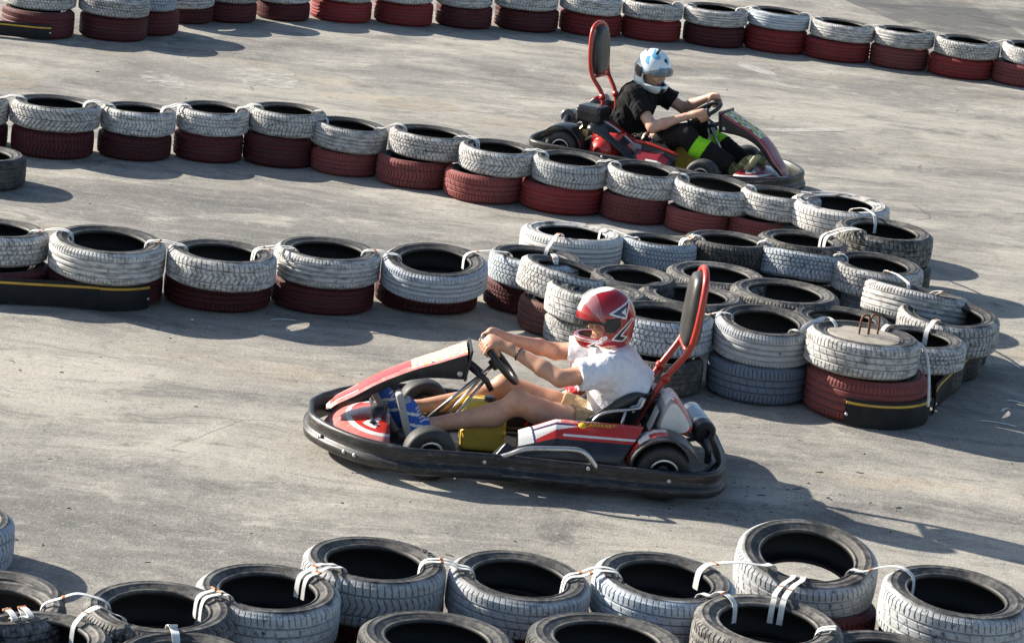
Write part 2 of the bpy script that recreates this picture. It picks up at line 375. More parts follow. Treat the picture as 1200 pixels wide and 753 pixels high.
# row running left from behind the red-helmeted driver
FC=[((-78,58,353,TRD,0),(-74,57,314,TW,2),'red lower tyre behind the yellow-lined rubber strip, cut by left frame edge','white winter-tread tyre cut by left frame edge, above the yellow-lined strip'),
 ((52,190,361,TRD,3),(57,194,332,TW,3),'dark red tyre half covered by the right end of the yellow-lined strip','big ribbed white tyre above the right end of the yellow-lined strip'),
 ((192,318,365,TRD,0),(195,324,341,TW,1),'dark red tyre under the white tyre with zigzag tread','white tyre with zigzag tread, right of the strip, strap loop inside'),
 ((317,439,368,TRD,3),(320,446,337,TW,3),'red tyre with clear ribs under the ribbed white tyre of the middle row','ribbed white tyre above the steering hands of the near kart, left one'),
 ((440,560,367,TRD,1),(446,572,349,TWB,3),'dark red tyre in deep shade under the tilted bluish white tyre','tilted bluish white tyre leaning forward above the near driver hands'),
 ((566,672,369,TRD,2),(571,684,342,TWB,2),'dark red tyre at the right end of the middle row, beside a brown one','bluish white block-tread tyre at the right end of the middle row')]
TL=[(0,2),(1,-2),(1,0),(0,-1),(-1,-7),(2,1)]
for i,(lo,up,l1,l2) in enumerate(FC): stack('c%d'%i,lo,up,l1,l2,.175,.185 if i!=1 else .205,TL[i])
# the cluster behind the near driver
stack('d14',(606,716,397,TBR,3),(605,722,359,TW,2),'brown tyre below a tilted white tyre, left of the red helmet','white tyre tilted to the right, on the brown tyre left of the helmet',.20,.19,(9,3))
stack('d13',(637,747,412,TW,0),(638,746,383,TW,0),'white lower tyre directly behind the red helmet chin','white upper tyre directly behind the red helmet face',.17,.19,(3,2))
stack('d16',(612,728,345,TKD,3),(608,730,316,TWS,3),'dark tyre hidden under the big white tyre above the red helmet','big all-white tyre with two straps, above and left of the red helmet',.18,.20,(0,1))
stack('d17',(728,816,350,TK,1),(727,816,319,TWB,2),'dark tyre under the bluish tyre right of the big all-white one','bluish tyre with notched shoulder, right of the big all-white one',.18,.18,(1,3))
stack('d3',(803,905,352,TK,1),(800,905,321,TK,1),'dark lower tyre under the black tyre above the near headrest','black tyre with a strap at each end, above the near headrest',.18,.19,(0,1))
stack('d4',(886,990,349,TK,1),(886,992,271,TKD,0,'t'),'dark lower tyre between the far kart nose and the grey cluster','dusty black flat tyre just below the white tyre at the far row end',.18,.19,(0,0))
stack('d1',(905,1010,297,TK,1),(925,1042,276,TWS,0),'dark lower tyre peeping out under the whitest tyre near far kart nose','whitest tyre with white sidewall at the top of the cluster, beside far kart shadow',.17,.19,(-1,-2))
stack('d2',(985,1090,345,TK,3),(977,1092,313,TKD,0),'dark lower tyre under the dusty striped one at right of the cluster','dusty tyre with worn black shoulder and one white strap, right side of cluster',.18,.215,(1,-2))
stack('d5',(890,990,362,TK,2),(885,993,335,TWB,2),'dark lower tyre under the bluish tyre in the middle of the cluster','bluish tyre with tread facing us, its opening turned away, mid cluster',.17,.185,(2,10))
stack('d6',(975,1075,371,TWB,2),(970,1081,350,TW,2),'pale lower tyre showing a sliver under the block-tread white tyre','white block-tread tyre with strap, left of the steeply tilted one',.17,.19,(1,-2))
stack('d7',(1015,1125,420,TK,0),(1009,1137,388,TW,3),'dark lower tyre under the steeply tilted white tyre','white tyre tilted steeply to the right, opening mostly turned away',.22,.205,(6,9))
stack('d8',(1055,1150,445,TK,0),(1050,1170,416,TW,1),'black lower tyre behind the end of the right rubber strip','rightmost white tyre, wide strap across its far rim, above rubber strip end',.18,.21,(-1,-4))
stack('d18',(690,792,365,TK,0),(690,793,313,TK,3,'t'),'dark lower tyre in the middle of the cluster behind the helmet','black open tyre right above the red helmet',.18,.18,(0,-2))
stack('d19',(780,896,365,TK,0),(779,898,309,TKD,3,'t'),'dark lower tyre behind the near headrest top','dusty black tyre just behind the top of the near headrest',.18,.18,(0,-1))
stack('d22',(655,757,380,TK,0),(652,758,331,TKD,0,'t'),'dark lower tyre hidden behind the red helmet','dusty black tyre half hidden behind the red helmet crown',.18,.18,(0,0))
stack('d21',(746,868,385,TK,0),(745,872,332,TKD,0,'t'),'dark lower tyre between the red helmet and headrest','dusty black tyre between the red helmet and the headrest pad',.17,.18,(0,0))
stack('d20',(856,980,385,TK,0),(853,983,329,TKD,3,'t'),'dark lower tyre right of the near headrest, second layer','dusty black tyre right of the headrest, behind the shiny black-rimmed one',.18,.19,(0,-1))
stack('d23',(925,1042,420,TK,0),(925,1045,360,TK,1,'t'),'dark lower tyre behind the concrete-filled white tyre','black tyre showing only its rim behind the concrete-filled white tyre',.17,.18,(0,0))
stack('d12',(716,823,464,TK,3),(713,836,419,TWB,2),'black lower tyre just behind the headrest tubes','bluish white tyre behind the headrest tubes and white shirt',.20,.215,(0,1))
stack('d11',(828,946,473,TBL,0),(835,955,427,TWG,3),'faded blue lower tyre right of the near headrest','grey tyre with wide black sidewall on top of the faded blue tyre',.225,.215,(0,-6))
stack('d9',(1012,1128,462,TK,0),(1012,1132,437,TW,2),'black lower tyre in shade behind the curved rubber strip','white block-tread tyre half behind the concrete-filled one',.19,.165,(0,0))
stack('d10',(942,1086,498,TRP,3),(942,1078,444,TW,0),'large faded red tyre wrapped by the curved rubber strip','white tyre filled with concrete with rusty hooks, at the cluster corner',.262,.205,(1,1))
# near row
stack('n0',None,(-150,16,682,TWB,1),None,'bluish chevron tyre cut by the left frame edge above the near row',.0,.21)
stack('n1',(-90,75,765,TK,0),(-90,77,681,TKD,3,'t'),'dark lower tyre below the leftmost black tyre of the near row','dusty black tyre at the left edge, below the bluish chevron tyre',.18,.18)
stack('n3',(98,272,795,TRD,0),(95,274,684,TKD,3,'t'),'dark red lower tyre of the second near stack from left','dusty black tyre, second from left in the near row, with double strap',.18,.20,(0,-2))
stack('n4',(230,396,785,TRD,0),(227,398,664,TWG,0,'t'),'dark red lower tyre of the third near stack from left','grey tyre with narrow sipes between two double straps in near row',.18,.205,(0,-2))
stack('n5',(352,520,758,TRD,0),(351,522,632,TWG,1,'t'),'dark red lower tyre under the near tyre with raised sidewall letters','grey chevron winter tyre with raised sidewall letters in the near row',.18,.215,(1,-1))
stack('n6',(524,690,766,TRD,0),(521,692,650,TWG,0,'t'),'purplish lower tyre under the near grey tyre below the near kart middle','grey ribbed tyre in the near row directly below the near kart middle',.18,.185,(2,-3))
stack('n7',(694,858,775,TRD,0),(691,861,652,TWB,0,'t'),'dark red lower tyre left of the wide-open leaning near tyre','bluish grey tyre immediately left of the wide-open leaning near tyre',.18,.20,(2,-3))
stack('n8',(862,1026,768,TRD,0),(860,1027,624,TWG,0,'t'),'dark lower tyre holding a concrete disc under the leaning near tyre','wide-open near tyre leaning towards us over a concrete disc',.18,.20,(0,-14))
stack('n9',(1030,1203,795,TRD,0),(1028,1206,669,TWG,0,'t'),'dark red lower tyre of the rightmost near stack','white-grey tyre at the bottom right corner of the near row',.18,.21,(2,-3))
tyre('n2',-40,131,717,'t',.18,.19,TKD,3,'black tyre in the bottom left corner with two vertical straps')
tyre('n14',130,302,741,'t',.18,.19,TK,0,'black tyre peeping in at the bottom edge, one white strap upon it')
tyre('n10',417,604,717,'t',.16,.18,TK,3,'black glossy-rimmed tyre at the bottom edge, left of centre')
tyre('n11',615,804,719,'t',.16,.18,TK,0,'black tyre with thin brown rim at the bottom edge, centre')
tyre('n12',809,986,702,'t',.19,.20,TKD,0,'dusty grey tyre at the bottom edge with an upright strap inside',(1,-3))
tyre('n13',955,1120,741,'t',.15,.19,TK,3,'dark tyre just showing at the bottom edge, right of the strapped grey one')
for k,a,h,lab in (('n2',0,.18,'the bottom left corner tyre with two vertical straps'),('n14',0,.18,'the black tyre at the bottom edge with one strap'),('n10',0,.16,'the black glossy-rimmed bottom tyre'),
                  ('n11',0,.16,'the black bottom tyre with thin brown rim'),('n12',0,.19,'the dusty grey bottom tyre with an upright strap'),('n13',0,.15,'the dark tyre right of the strapped grey one')):
    o,c,Rr,wd,q=TYRES[k]; b=bpy.data.objects.new('tyre',TM[0]); link(b); b.material_slots[0].link='OBJECT'; b.material_slots[0].material=TRD
    b.location=(c.x+.01,c.y-.01,h/2-.001); b.scale=(o.scale.x,o.scale.y,h/.197); b.rotation_euler=(0,0,random.uniform(0,6)); tag(b,'dark red lower tyre under '+lab,'tyre',GRP)
# ------------------------------------------------------------------ straps, strips, concrete discs
STRAP=simple('white_strap',(.70,.70,.68),.55,dirt=.45,dirtcol=(.35,.33,.29),scale=38)
BUCK=simple('rusty_buckle',(.42,.16,.05),.6,dirt=.4,scale=60)
def ribbon(mb,pts,wv,wd,th=.003,mi=0):
    P=smooth_path(pts,6); n=len(P); rings=[]
    for i in range(n):
        t=(P[min(i+1,n-1)]-P[max(i-1,0)]).normalized(); s=(wv-t*wv.dot(t)).normalized(); u=s.cross(t)
        rings.append([P[i]+s*wd/2+u*th/2,P[i]-s*wd/2+u*th/2,P[i]-s*wd/2-u*th/2,P[i]+s*wd/2-u*th/2])
    mb.loft(rings,mi=mi); return P
def tpt(key,u,r,dz):
    """point on a tyre: in horizontal direction u, at relative radius r, dz above its upper face"""
    o,c,Rr,wd,q=TYRES[key]; ax=q@Vector((0,0,1)); uu=(u-ax*u.dot(ax)).normalized()
    return c+uu*(r*Rr)+ax*(wd/2+dz)
def strap(ka,kb,label,wd=.024,double=False,rot=0.,slack=.012,deep=.09,buckle=True,shift=0.,hang=None):
    ca,cb=TYRES[ka][1],TYRES[kb][1]; u=Vector((cb.x-ca.x,cb.y-ca.y,0)).normalized(); u=Matrix.Rotation(R(rot),3,'Z')@u
    nrm=Vector((-u.y,u.x,0)); root=empty('strap',((ca+cb)/2)[:]); base=Vector(root.location)
    for k in ((-1,1) if double else (0,)):
        off=nrm*(k*wd*.68+shift); so=nrm*k*random.uniform(-.006,.016)
        pts=[tpt(ka,u,.612,-deep),tpt(ka,u,.628,-.022),tpt(ka,u,.70,.006),tpt(ka,u,.86,.006+slack*.35)]
        pb=[tpt(kb,-u,.86,.006+slack*.35),tpt(kb,-u,.70,.006),tpt(kb,-u,.628,-.022),tpt(kb,-u,.612,-deep)]
        mid=(pts[-1]+pb[0])/2+Vector((0,0,slack*.35))
        pl=[p+off-base+(so if i in(3,4,5) else Vector()) for i,p in enumerate(pts+[mid]+pb)]
        mb=MB(); P=ribbon(mb,pl,nrm,wd*random.uniform(.68,.95)); mb.build('band',STRAP,root,smooth=False)
        if buckle:
            t=(P[len(P)//2+1]-P[len(P)//2-1]).normalized(); j=len(P)//2-random.randint(2,6)
            b=MB(); X=t; Y=nrm; Z=X.cross(Y); M=Matrix((X,Y,Z)).transposed(); b.box(P[j],(.015,wd*1.05,.008),M); b.build('buckle',BUCK,root,smooth=False,bevel=.002)
    tag(root,label,'strap','white straps tying the tyres'); return root
def chain(keys,fmt,names,**k):
    for i in range(len(keys)-1): strap(keys[i],keys[i+1],fmt%(names[i],names[i+1]),**k)
chain(['a%du'%i for i in range(8,18)],'white strap tying the %s and %s white tyres of the far row',ORD[8:18],wd=.03,slack=.015,buckle=False)
bn=['left-edge','large chevron']+ORD[2:12]
chain(['b%du'%i for i in range(12)],'strap tying the %s and %s white tyres of the row beside the far kart',bn,wd=.024,double=True,slack=.02,buckle=False)
cn=['left-edge winter-tread','big ribbed','zigzag','second ribbed','tilted bluish']
for i in range(4): strap('c%du'%i,'c%du'%(i+1),'strap tying the %s and %s white tyres of the middle row'%(cn[i],cn[i+1]),double=True,wd=.022,slack=.015)
strap('c4u','c5u','folded strap at the right end of the middle row, by the tilted bluish tyre',wd=.03,slack=.02)
strap('d16u','c5u','wide strap hanging over the front of the big all-white tyre',wd=.03,slack=.05)
strap('c5u','d14u','short strap with a dark buckle on the tilted white tyre left of the helmet',wd=.034,slack=.02)
strap('d16u','d17u','short strap on the right rim of the big all-white tyre',wd=.03,slack=.0,rot=20)
strap('d17u','d3u','strap joining the notched bluish tyre and the black tyre',double=True,wd=.022,slack=.03)
strap('d3u','d5u','looped strap at the right end of the black tyre above the headrest',double=True,wd=.022,slack=.04)
strap('b11u','d1u','strap joining the last row tyre and the whitest tyre near the far kart',wd=.026,slack=.03)
strap('d1u','d2u','wide white strap from the whitest tyre down into the dusty striped one',wd=.03,slack=.06)
strap('d4u','d2u','double strap crossing to the left side of the dusty striped tyre',double=True,wd=.03,slack=.03)
strap('d5u','d6u','strap from the turned-away bluish tyre into the block-tread one',wd=.028,slack=.02)
strap('d6u','d7u','short strap inside the rim of the steeply tilted white tyre',wd=.028,slack=.03)
strap('d7u','d8u','wide strap across the far rim of the rightmost white tyre',wd=.032,slack=.05)
strap('d8u','d9u','wide strap with rusty buckle on the near rim of the rightmost white tyre',wd=.034,slack=.03)
strap('d10u','d11u','curled strap at the left inside rim of the concrete-filled tyre',wd=.03,slack=.03,rot=-25)
strap('d10u','d9u','knotted strap on the right rim of the concrete-filled tyre',wd=.03,slack=.02)
strap('d12u','d11u','strap between the bluish and grey tyres behind the headrest tubes',wd=.02,slack=.01)
strap('n1u','n3u','long white strap between the two leftmost black near tyres',wd=.026,slack=.05)
strap('n2','n3u','curving strap from the corner tyre to the second near tyre',wd=.026,slack=.07,rot=8)
strap('n2','n1u','two upright straps on the bottom left corner tyre',double=True,wd=.034,slack=.03)
strap('n14','n3u','upright white strap on the tyre peeping in at the bottom edge',wd=.036,slack=.03)
strap('n3u','n4u','double strap with orange buckles joining the second and third near tyres',double=True,wd=.028,slack=.03)
strap('n4u','n5u','double strap with orange buckles joining the grey sipe tyre to the lettered tyre',double=True,wd=.028,slack=.03)
strap('n5u','n6u','double strap joining the lettered tyre to the grey ribbed tyre',double=True,wd=.022,slack=.02)
strap('n6u','n7u','double strap joining the grey ribbed tyre to the bluish grey one',double=True,wd=.024,slack=.025)
strap('n7u','n8u','broad strap with orange buckle left of the wide-open leaning tyre',wd=.036,slack=.03)
strap('n8u','n9u','broad strap with orange buckle right of the wide-open leaning tyre',wd=.036,slack=.03)
strap('n12','n7u','single strap hanging into the left of the dusty grey bottom tyre',wd=.030,slack=.03)
strap('n12','n8u','double upright strap inside the dusty grey bottom tyre',double=True,wd=.030,slack=.03)
strap('n13','n12','pale strap loop at the right rim of the dusty grey bottom tyre',double=True,wd=.026,slack=.04)
# the thin line that hangs down from the concrete-filled tyre
root=empty('hanging_cord',(0,0,0)); p0=at(1066,399,.42)
q=[at(1058,396,.42),at(1070,397,.42),at(1077,408,.385),at(1080,430,.30),at(1080,455,.20),at(1079,470,.14)]
mb=MB(); mb.sweep(smooth_path([p-p0+Vector((.03,-.10,.0)) for p in q],5),.0085,6); o=mb.build('hanging_cord',STRAP); bpy.data.objects.remove(root); o.location=p0
tag(o,'thin white cord hanging down the side of the concrete-filled tyre','cord')
# concrete discs
CONC=simple('disc_concrete',(.30,.275,.235),.9,dirt=.75,dirtcol=(.17,.155,.13),scale=14)
RUST=simple('rusty_steel',(.16,.075,.045),.7,metal=.4,dirt=.5,dirtcol=(.25,.10,.04),scale=60)
def disc(key,dz,frac,label):
    o,c,Rr,wd,q=TYRES[key]; mb=MB(); r=Rr*frac
    prof=[(0,-.10),(r,-.10),(r,-.012),(r-.012,0),(r*.6,.004),(0,.005)]; mb.lathe(prof,seg=40)
    for i,v in enumerate(mb.v): mb.v[i]=(v[0]*(1+.02*math.sin(v[1]*20)),v[1],v[2]+.003*math.sin(v[0]*31+v[1]*23))
    d=mb.build('concrete_disc',CONC,auto=40); ax=q@Vector((0,0,1)); d.location=c+ax*(wd/2+dz); d.rotation_euler=q.to_euler(); tag(d,label,'concrete disc'); return d
d=disc('d10u',-.018,.655,'round concrete fill with two rusty hooks inside the corner white tyre')
d.rotation_euler=(0,R(1),0)
for dx,dy in ((-.03,.0),(.03,.05)):
    mb=MB(); mb.sweep(smooth_path([(dx,dy,-.02),(dx,dy,.05),(dx+.005,dy,.105),(dx+.03,dy+.01,.118),(dx+.05,dy+.02,.10),(dx+.053,dy+.02,-.02)],5),.0065,7); mb.build('hook',RUST,d)
disc('n8l',-.03,.64,'grey concrete disc seen through the wide-open leaning near tyre')
# raised letters on one near sidewall (worn, only a few rounded glyphs can be read)
def letters(key,text,a0,r,h=.03):
    o,c,Rr,wd,q=TYRES[key]
    cu=bpy.data.curves.new('letters','FONT'); sp=o.scale.x
    for i,ch in enumerate(text):
        cu=bpy.data.curves.new('sidewall_letter','FONT'); cu.body=ch; cu.size=h*1.4; cu.extrude=.0022; cu.align_x='CENTER'
        t=bpy.data.objects.new('t',cu); COL.objects.link(t); bpy.context.view_layer.update()
        me=bpy.data.meshes.new_from_object(t.evaluated_get(bpy.context.evaluated_depsgraph_get())); bpy.data.objects.remove(t)
        ob=bpy.data.objects.new('sidewall_letter',me); me.materials.append(LETT); COL.objects.link(ob); ob.parent=o
        a=R(a0-i*9)-q.to_euler().z; ob.location=(r*math.cos(a),r*math.sin(a),.0975); ob.rotation_euler=(0,0,a-PI/2)
LETT=simple('raised_rubber',(.13,.13,.13),.6,dirt=.5,scale=40)
letters('n5u','GOO',42,.256)
# yellow-lined rubber strips
RUBS=simple('strip_rubber',(.010,.011,.013),.6,dirt=.2,dirtcol=(.05,.05,.05),scale=8,spec=.25)
YEL=simple('yellow_line_paint',(.60,.34,.03),.5,dirt=.4,scale=25)
def strip(pts,label,z0=.012,z1=.15,lift=0.):
    P=smooth_path([Vector(p) for p in pts],10); base=P[0].copy(); base.z=0
    def band(a,b,th,off):
        rings=[]
        for i in range(len(P)):
            t=(P[min(i+1,len(P)-1)]-P[max(i-1,0)]); t.z=0; t.normalize(); nn=Vector((t.y,-t.x,0)); p=P[i]-base; p.z=0
            bul=lambda z:.006*math.sin(PI*(z-z0)/(z1-z0))
            zs=[a+(b-a)*k/4 for k in range(5)]
            rings.append([p+nn*(off+th+bul(z))+Vector((0,0,z)) for z in zs]+[p+nn*(off+bul(z))+Vector((0,0,z)) for z in reversed(zs)])
        mb=MB(); mb.loft(rings); return mb
    root=band(z0,z1,.010,0).build('rubber_strip',RUBS,auto=40); root.location=base
    band(z1-.034,z1-.020,.003,.0085).build('yellow_line',YEL,root)
    for i in (2,len(P)-3):
        t=(P[i+1]-P[i-1]).normalized(); nn=Vector((t.y,-t.x,0)); mb=MB(); mb.lathe([(0,.006),(.008,.005),(.010,0)],P[i]-base+nn*.017+Vector((0,0,.07-P[i].z)),Matrix((t,Vector((0,0,1)),nn)).transposed(),seg=10); mb.build('screw',simple('zinc_screw',(.6,.6,.58),.35,.9),root)
    tag(root,label,'rubber strip'); return root
def arc(key,a0,a1,n=9,gap=.012):
    o,c,Rr,wd,q=TYRES[key]; return [Vector((c.x+(Rr+gap)*math.cos(R(a)),c.y+(Rr+gap)*math.sin(R(a)),0)) for a in np.linspace(a0,a1,n)]
c0=TYRES['c0l'];c1=TYRES['c1l']
lf=[Vector((c0[1].x-1.2,c0[1].y-c0[2]-.05,0)),Vector((c0[1].x-.5,c0[1].y-c0[2]-.03,0)),Vector((c0[1].x,c0[1].y-c0[2]-.012,0))]
strip(lf+arc('c1l',-95,-35,6),'black rubber strip with yellow line along the left middle-row tyres',z0=.01,z1=.165)
a0c=TYRES['a0l']; strip([Vector((a0c[1].x-1.3,a0c[1].y-a0c[2]-.06,0)),Vector((a0c[1].x-.5,a0c[1].y-a0c[2]-.03,0))]+arc('a0l',-92,-60,4),'black rubber strip with yellow line on the first far-row red tyre',z0=.01,z1=.14)
s1=arc('d10l',-118,-20,9)+[at(1098,470,0)+Vector((.02,0,0)),at(1108,452,0)+Vector((.02,0,0))]
strip(arc('d10l',-112,0,10)+[TYRES['d10l'][1]*1+Vector((TYRES['d10l'][2]+.035,.16,-TYRES['d10l'][1].z))],'curved black rubber strip with yellow line round the faded red corner tyre',z0=.01,z1=.165)
e=Vector((TYRES['d10l'][1].x+TYRES['d10l'][2]+.05,TYRES['d10l'][1].y+.06,0))
strip([e,e+Vector((.07,.25,0)),at(1140,448,0)+Vector((0,.15,0)),at(1156,434,0)+Vector((0,.15,0))],'short black rubber strip with yellow line at the right end of the cluster',z0=.01,z1=.18)
# crumbs of rubber, bits of tread and small stones on the track
mb=MB(); rr=random.Random(5)
for k in range(420):
    px,py=rr.uniform(-20,1220),rr.uniform(60,700)
    if k<90: px,py=rr.gauss(900,90),rr.gauss(590,16)
    p=at(px,py,.0); s=rr.choice((.003,.004,.005,.006,.009)); a=rr.uniform(0,6.3); l=rr.choice((1,1,1.5,3))
    ca,sa=math.cos(a),math.sin(a); q=[]
    for x,y,z in ((-1,-.5,0),(1,-.6,0),(1.1,.5,0),(-.8,.6,0),(-.5,-.2,.7),(.6,-.3,.6),(.5,.3,.8),(-.6,.3,.5)):
        x*=l*s*rr.uniform(.7,1.2); y*=s*rr.uniform(.6,1.2); q.append(p+Vector((x*ca-y*sa,x*sa+y*ca,z*s*.8-.0005)))
    mb.add(q,[(0,1,5,4),(1,2,6,5),(2,3,7,6),(3,0,4,7),(4,5,6,7)])
o=mb.build('rubber_crumbs',simple('crumb_rubber',(.05,.048,.045),.8,dirt=.5,scale=60),smooth=False); tag(o,kind='stuff')
mb=MB()  # thin white slivers lying on the ground, strap scraps among them
for px,py,l,a in ((332,376,.15,.3),(1190,472,.10,-.4),(1188,428,.14,-1.2),(1170,497,.2,-.25),(1178,481,.1,1.)):
    p=at(px,py,0); pts=[p+Vector((math.cos(a)*l*(t-.5),math.sin(a)*l*(t-.5)+.02*math.sin(t*3),.006)) for t in (0,.3,.6,1)]
    ribbon(mb,pts,Vector((-math.sin(a),math.cos(a),0)),.014,.002)
o=mb.build('white_slivers',STRAP,smooth=False); tag(o,kind='stuff')
# ------------------------------------------------------------------ signed-distance modelling (bodies, helmets, clothes)
class SDF:
    def __init__(s,lo,hi,h):
        s.lo=np.array(lo,float); s.h=h; s.n=np.ceil((np.array(hi)-s.lo)/h).astype(int)+1
        s.ax=[s.lo[i]+h*np.arange(s.n[i]) for i in range(3)]; s.V=np.full(tuple(s.n),.2,np.float32)
    def sub(s,lo,hi):
        sl=[]
        for i in range(3):
            a=int(max(0,math.floor((lo[i]-s.lo[i])/s.h))); b=int(min(s.n[i],math.ceil((hi[i]-s.lo[i])/s.h)+1)); sl.append(slice(a,max(a,b)))
        sl=tuple(sl); return sl,np.meshgrid(*[s.ax[i][sl[i]] for i in range(3)],indexing='ij',sparse=True)
    def merge(s,sl,d,k,op):
        v=s.V[sl]
        if v.size==0: return
        if op=='u':
            if k>0: h=np.clip(.5+.5*(d-v)/k,0,1); r=d*(1-h)+v*h-k*h*(1-h)
            else: r=np.minimum(v,d)
        else:
            d=-d
            if k>0: h=np.clip(.5-.5*(d-v)/k,0,1); r=d*(1-h)+v*h+k*h*(1-h)
            else: r=np.maximum(v,d)
        s.V[sl]=r
    def cap(s,a,b,ra,rb,k=.02,op='u',cuts=()):
        a=np.array(a,float); b=np.array(b,float); m=max(ra,rb)+.04+k
        sl,(X,Y,Z)=s.sub(np.minimum(a,b)-m,np.maximum(a,b)+m); d=b-a; L=max((d*d).sum(),1e-9)
        t=np.clip(((X-a[0])*d[0]+(Y-a[1])*d[1]+(Z-a[2])*d[2])/L,0,1)
        q=np.sqrt((X-a[0]-t*d[0])**2+(Y-a[1]-t*d[1])**2+(Z-a[2]-t*d[2])**2)-(ra+(rb-ra)*t)
        for p,n in cuts:
            n=np.array(n,float); n/=np.linalg.norm(n); q=np.maximum(q,(X-p[0])*n[0]+(Y-p[1])*n[1]+(Z-p[2])*n[2])
        s.merge(sl,q,k,op); return s
    def chain(s,pts,rs,k=.02,op='u'):
        for i in range(len(pts)-1): s.cap(pts[i],pts[i+1],rs[i],rs[i+1],k if i==0 else min(k,.012),op)
        return s
    def ell(s,c,r,k=.02,op='u',M=None,cuts=()):
        c=np.array(c,float); r=np.array(r,float); m=r.max()+.04+k
        sl,(X,Y,Z)=s.sub(c-m,c+m); x,y,z=X-c[0],Y-c[1],Z-c[2]
        if M is not None:
            A=np.array(M); x,y,z=[A[0,i]*x+A[1,i]*y+A[2,i]*z for i in range(3)]
        k0=np.sqrt((x/r[0])**2+(y/r[1])**2+(z/r[2])**2); k1=np.sqrt((x/r[0]**2)**2+(y/r[1]**2)**2+(z/r[2]**2)**2)+1e-9
        q=k0*(k0-1)/k1
        for p,n in cuts:
            n=np.array(n,float); n/=np.linalg.norm(n); q=np.maximum(q,(X-p[0])*n[0]+(Y-p[1])*n[1]+(Z-p[2])*n[2])
        s.merge(sl,q,k,op); return s
    def box(s,c,hf,r=.01,k=.01,op='u',M=None):
        c=np.array(c,float); hf=np.array(hf,float); m=np.linalg.norm(hf)+.04+k
        sl,(X,Y,Z)=s.sub(c-m,c+m); x,y,z=X-c[0],Y-c[1],Z-c[2]
        if M is not None:
            A=np.array(M); x,y,z=[A[0,i]*x+A[1,i]*y+A[2,i]*z for i in range(3)]
        qx,qy,qz=np.abs(x)-hf[0]+r,np.abs(y)-hf[1]+r,np.abs(z)-hf[2]+r
        q=np.sqrt(np.maximum(qx,0)**2+np.maximum(qy,0)**2+np.maximum(qz,0)**2)+np.minimum(np.maximum(qx,np.maximum(qy,qz)),0)-r
        s.merge(sl,q,k,op); return s
    def warp(s,f):
        X,Y,Z=np.meshgrid(*s.ax,indexing='ij',sparse=True); s.V=s.V+f(X,Y,Z).astype(np.float32); return s
    def surf(s):
        V=s.V; h=s.h; Sg=V<0; n=V.shape
        C=[(i,j,k) for i in(0,1) for j in(0,1) for k in(0,1)]
        g=lambda A,c:A[c[0]:n[0]-1+c[0],c[1]:n[1]-1+c[1],c[2]:n[2]-1+c[2]]
        cnt=sum(g(Sg,c).astype(np.int8) for c in C); act=(cnt>0)&(cnt<8); idx=-np.ones(act.shape,np.int64); ii=np.argwhere(act); idx[act]=np.arange(len(ii))
        vals={c:g(V,c)[act] for c in C}; pos=np.zeros((len(ii),3)); num=np.zeros(len(ii))
        for c in C:
            for a in range(3):
                if c[a]==0:
                    d=list(c); d[a]=1; d=tuple(d); va,vb=vals[c],vals[d]; cr_=(va<0)!=(vb<0)
                    t=np.where(cr_,va/np.where(cr_,va-vb,1),0); p=np.tile(np.array(c,float),(len(ii),1)); p[:,a]+=t
                    pos[cr_]+=p[cr_]; num+=cr_
        P=s.lo+(ii+pos/num[:,None])*h; F=[]
        for a in range(3):
            b,c=(a+1)%3,(a+2)%3
            s0=[slice(1,-1)]*3; s1=[slice(1,-1)]*3; s0[a]=slice(0,-1); s1[a]=slice(1,None)
            A=Sg[tuple(s0)]; B=Sg[tuple(s1)]; e=np.argwhere(A!=B); 
            if len(e)==0: continue
            inside=A[A!=B]; o=np.ones(3,int); o[a]=0; e=e+o
            def cell(db,dc):
                q=e.copy(); q[:,b]+=db; q[:,c]+=dc; return idx[q[:,0],q[:,1],q[:,2]]
            q=np.stack([cell(-1,-1),cell(0,-1),cell(0,0),cell(-1,0)],1)
            q[~inside]=q[~inside][:,::-1]; F.append(q)
        F=np.concatenate(F); F=F[(F>=0).all(1)]
        # two light smoothing passes
        for _ in range(2):
            acc=np.zeros_like(P); w=np.zeros(len(P))
            for i in range(4):
                for j in ((i+1)%4,(i+3)%4): np.add.at(acc,F[:,i],P[F[:,j]]); np.add.at(w,F[:,i],1)
            P=P*.5+.5*acc/np.maximum(w,1)[:,None]
        return P,F
    def build(s,name,mats,parent=None,fn=None,off=(0,0,0)):
        P,F=s.surf(); mi=None
        if fn is not None: mi=fn(P[F].mean(1)).astype(int)
        me=bpy.data.meshes.new(name); P=P-np.array(off)
        me.vertices.add(len(P)); me.vertices.foreach_set('co',P.astype(np.float32).ravel())
        me.loops.add(len(F)*4); me.loops.foreach_set('vertex_index',F.astype(np.int32).ravel())
        me.polygons.add(len(F)); me.polygons.foreach_set('loop_start',np.arange(0,len(F)*4,4,dtype=np.int32)); me.polygons.foreach_set('loop_total',np.full(len(F),4,dtype=np.int32))
        for mm in (mats if isinstance(mats,(list,tuple)) else [mats]): me.materials.append(mm)
        if mi is not None: me.polygons.foreach_set('material_index',mi.astype(np.int32))
        me.update(calc_edges=True); me.validate(); me.polygons.foreach_set('use_smooth',np.ones(len(me.polygons),bool)); me.update()
        o=bpy.data.objects.new(name,me); o.location=off; return link(o,parent)
def inpoly(x,y,poly):
    r=np.zeros(x.shape,bool); n=len(poly)
    for i in range(n):
        (x0,y0),(x1,y1)=poly[i],poly[i-1]
        c=((y0>y)!=(y1>y))&(x<(x1-x0)*(y-y0)/((y1-y0) if y1!=y0 else 1e-9)+x0); r^=c
    return r
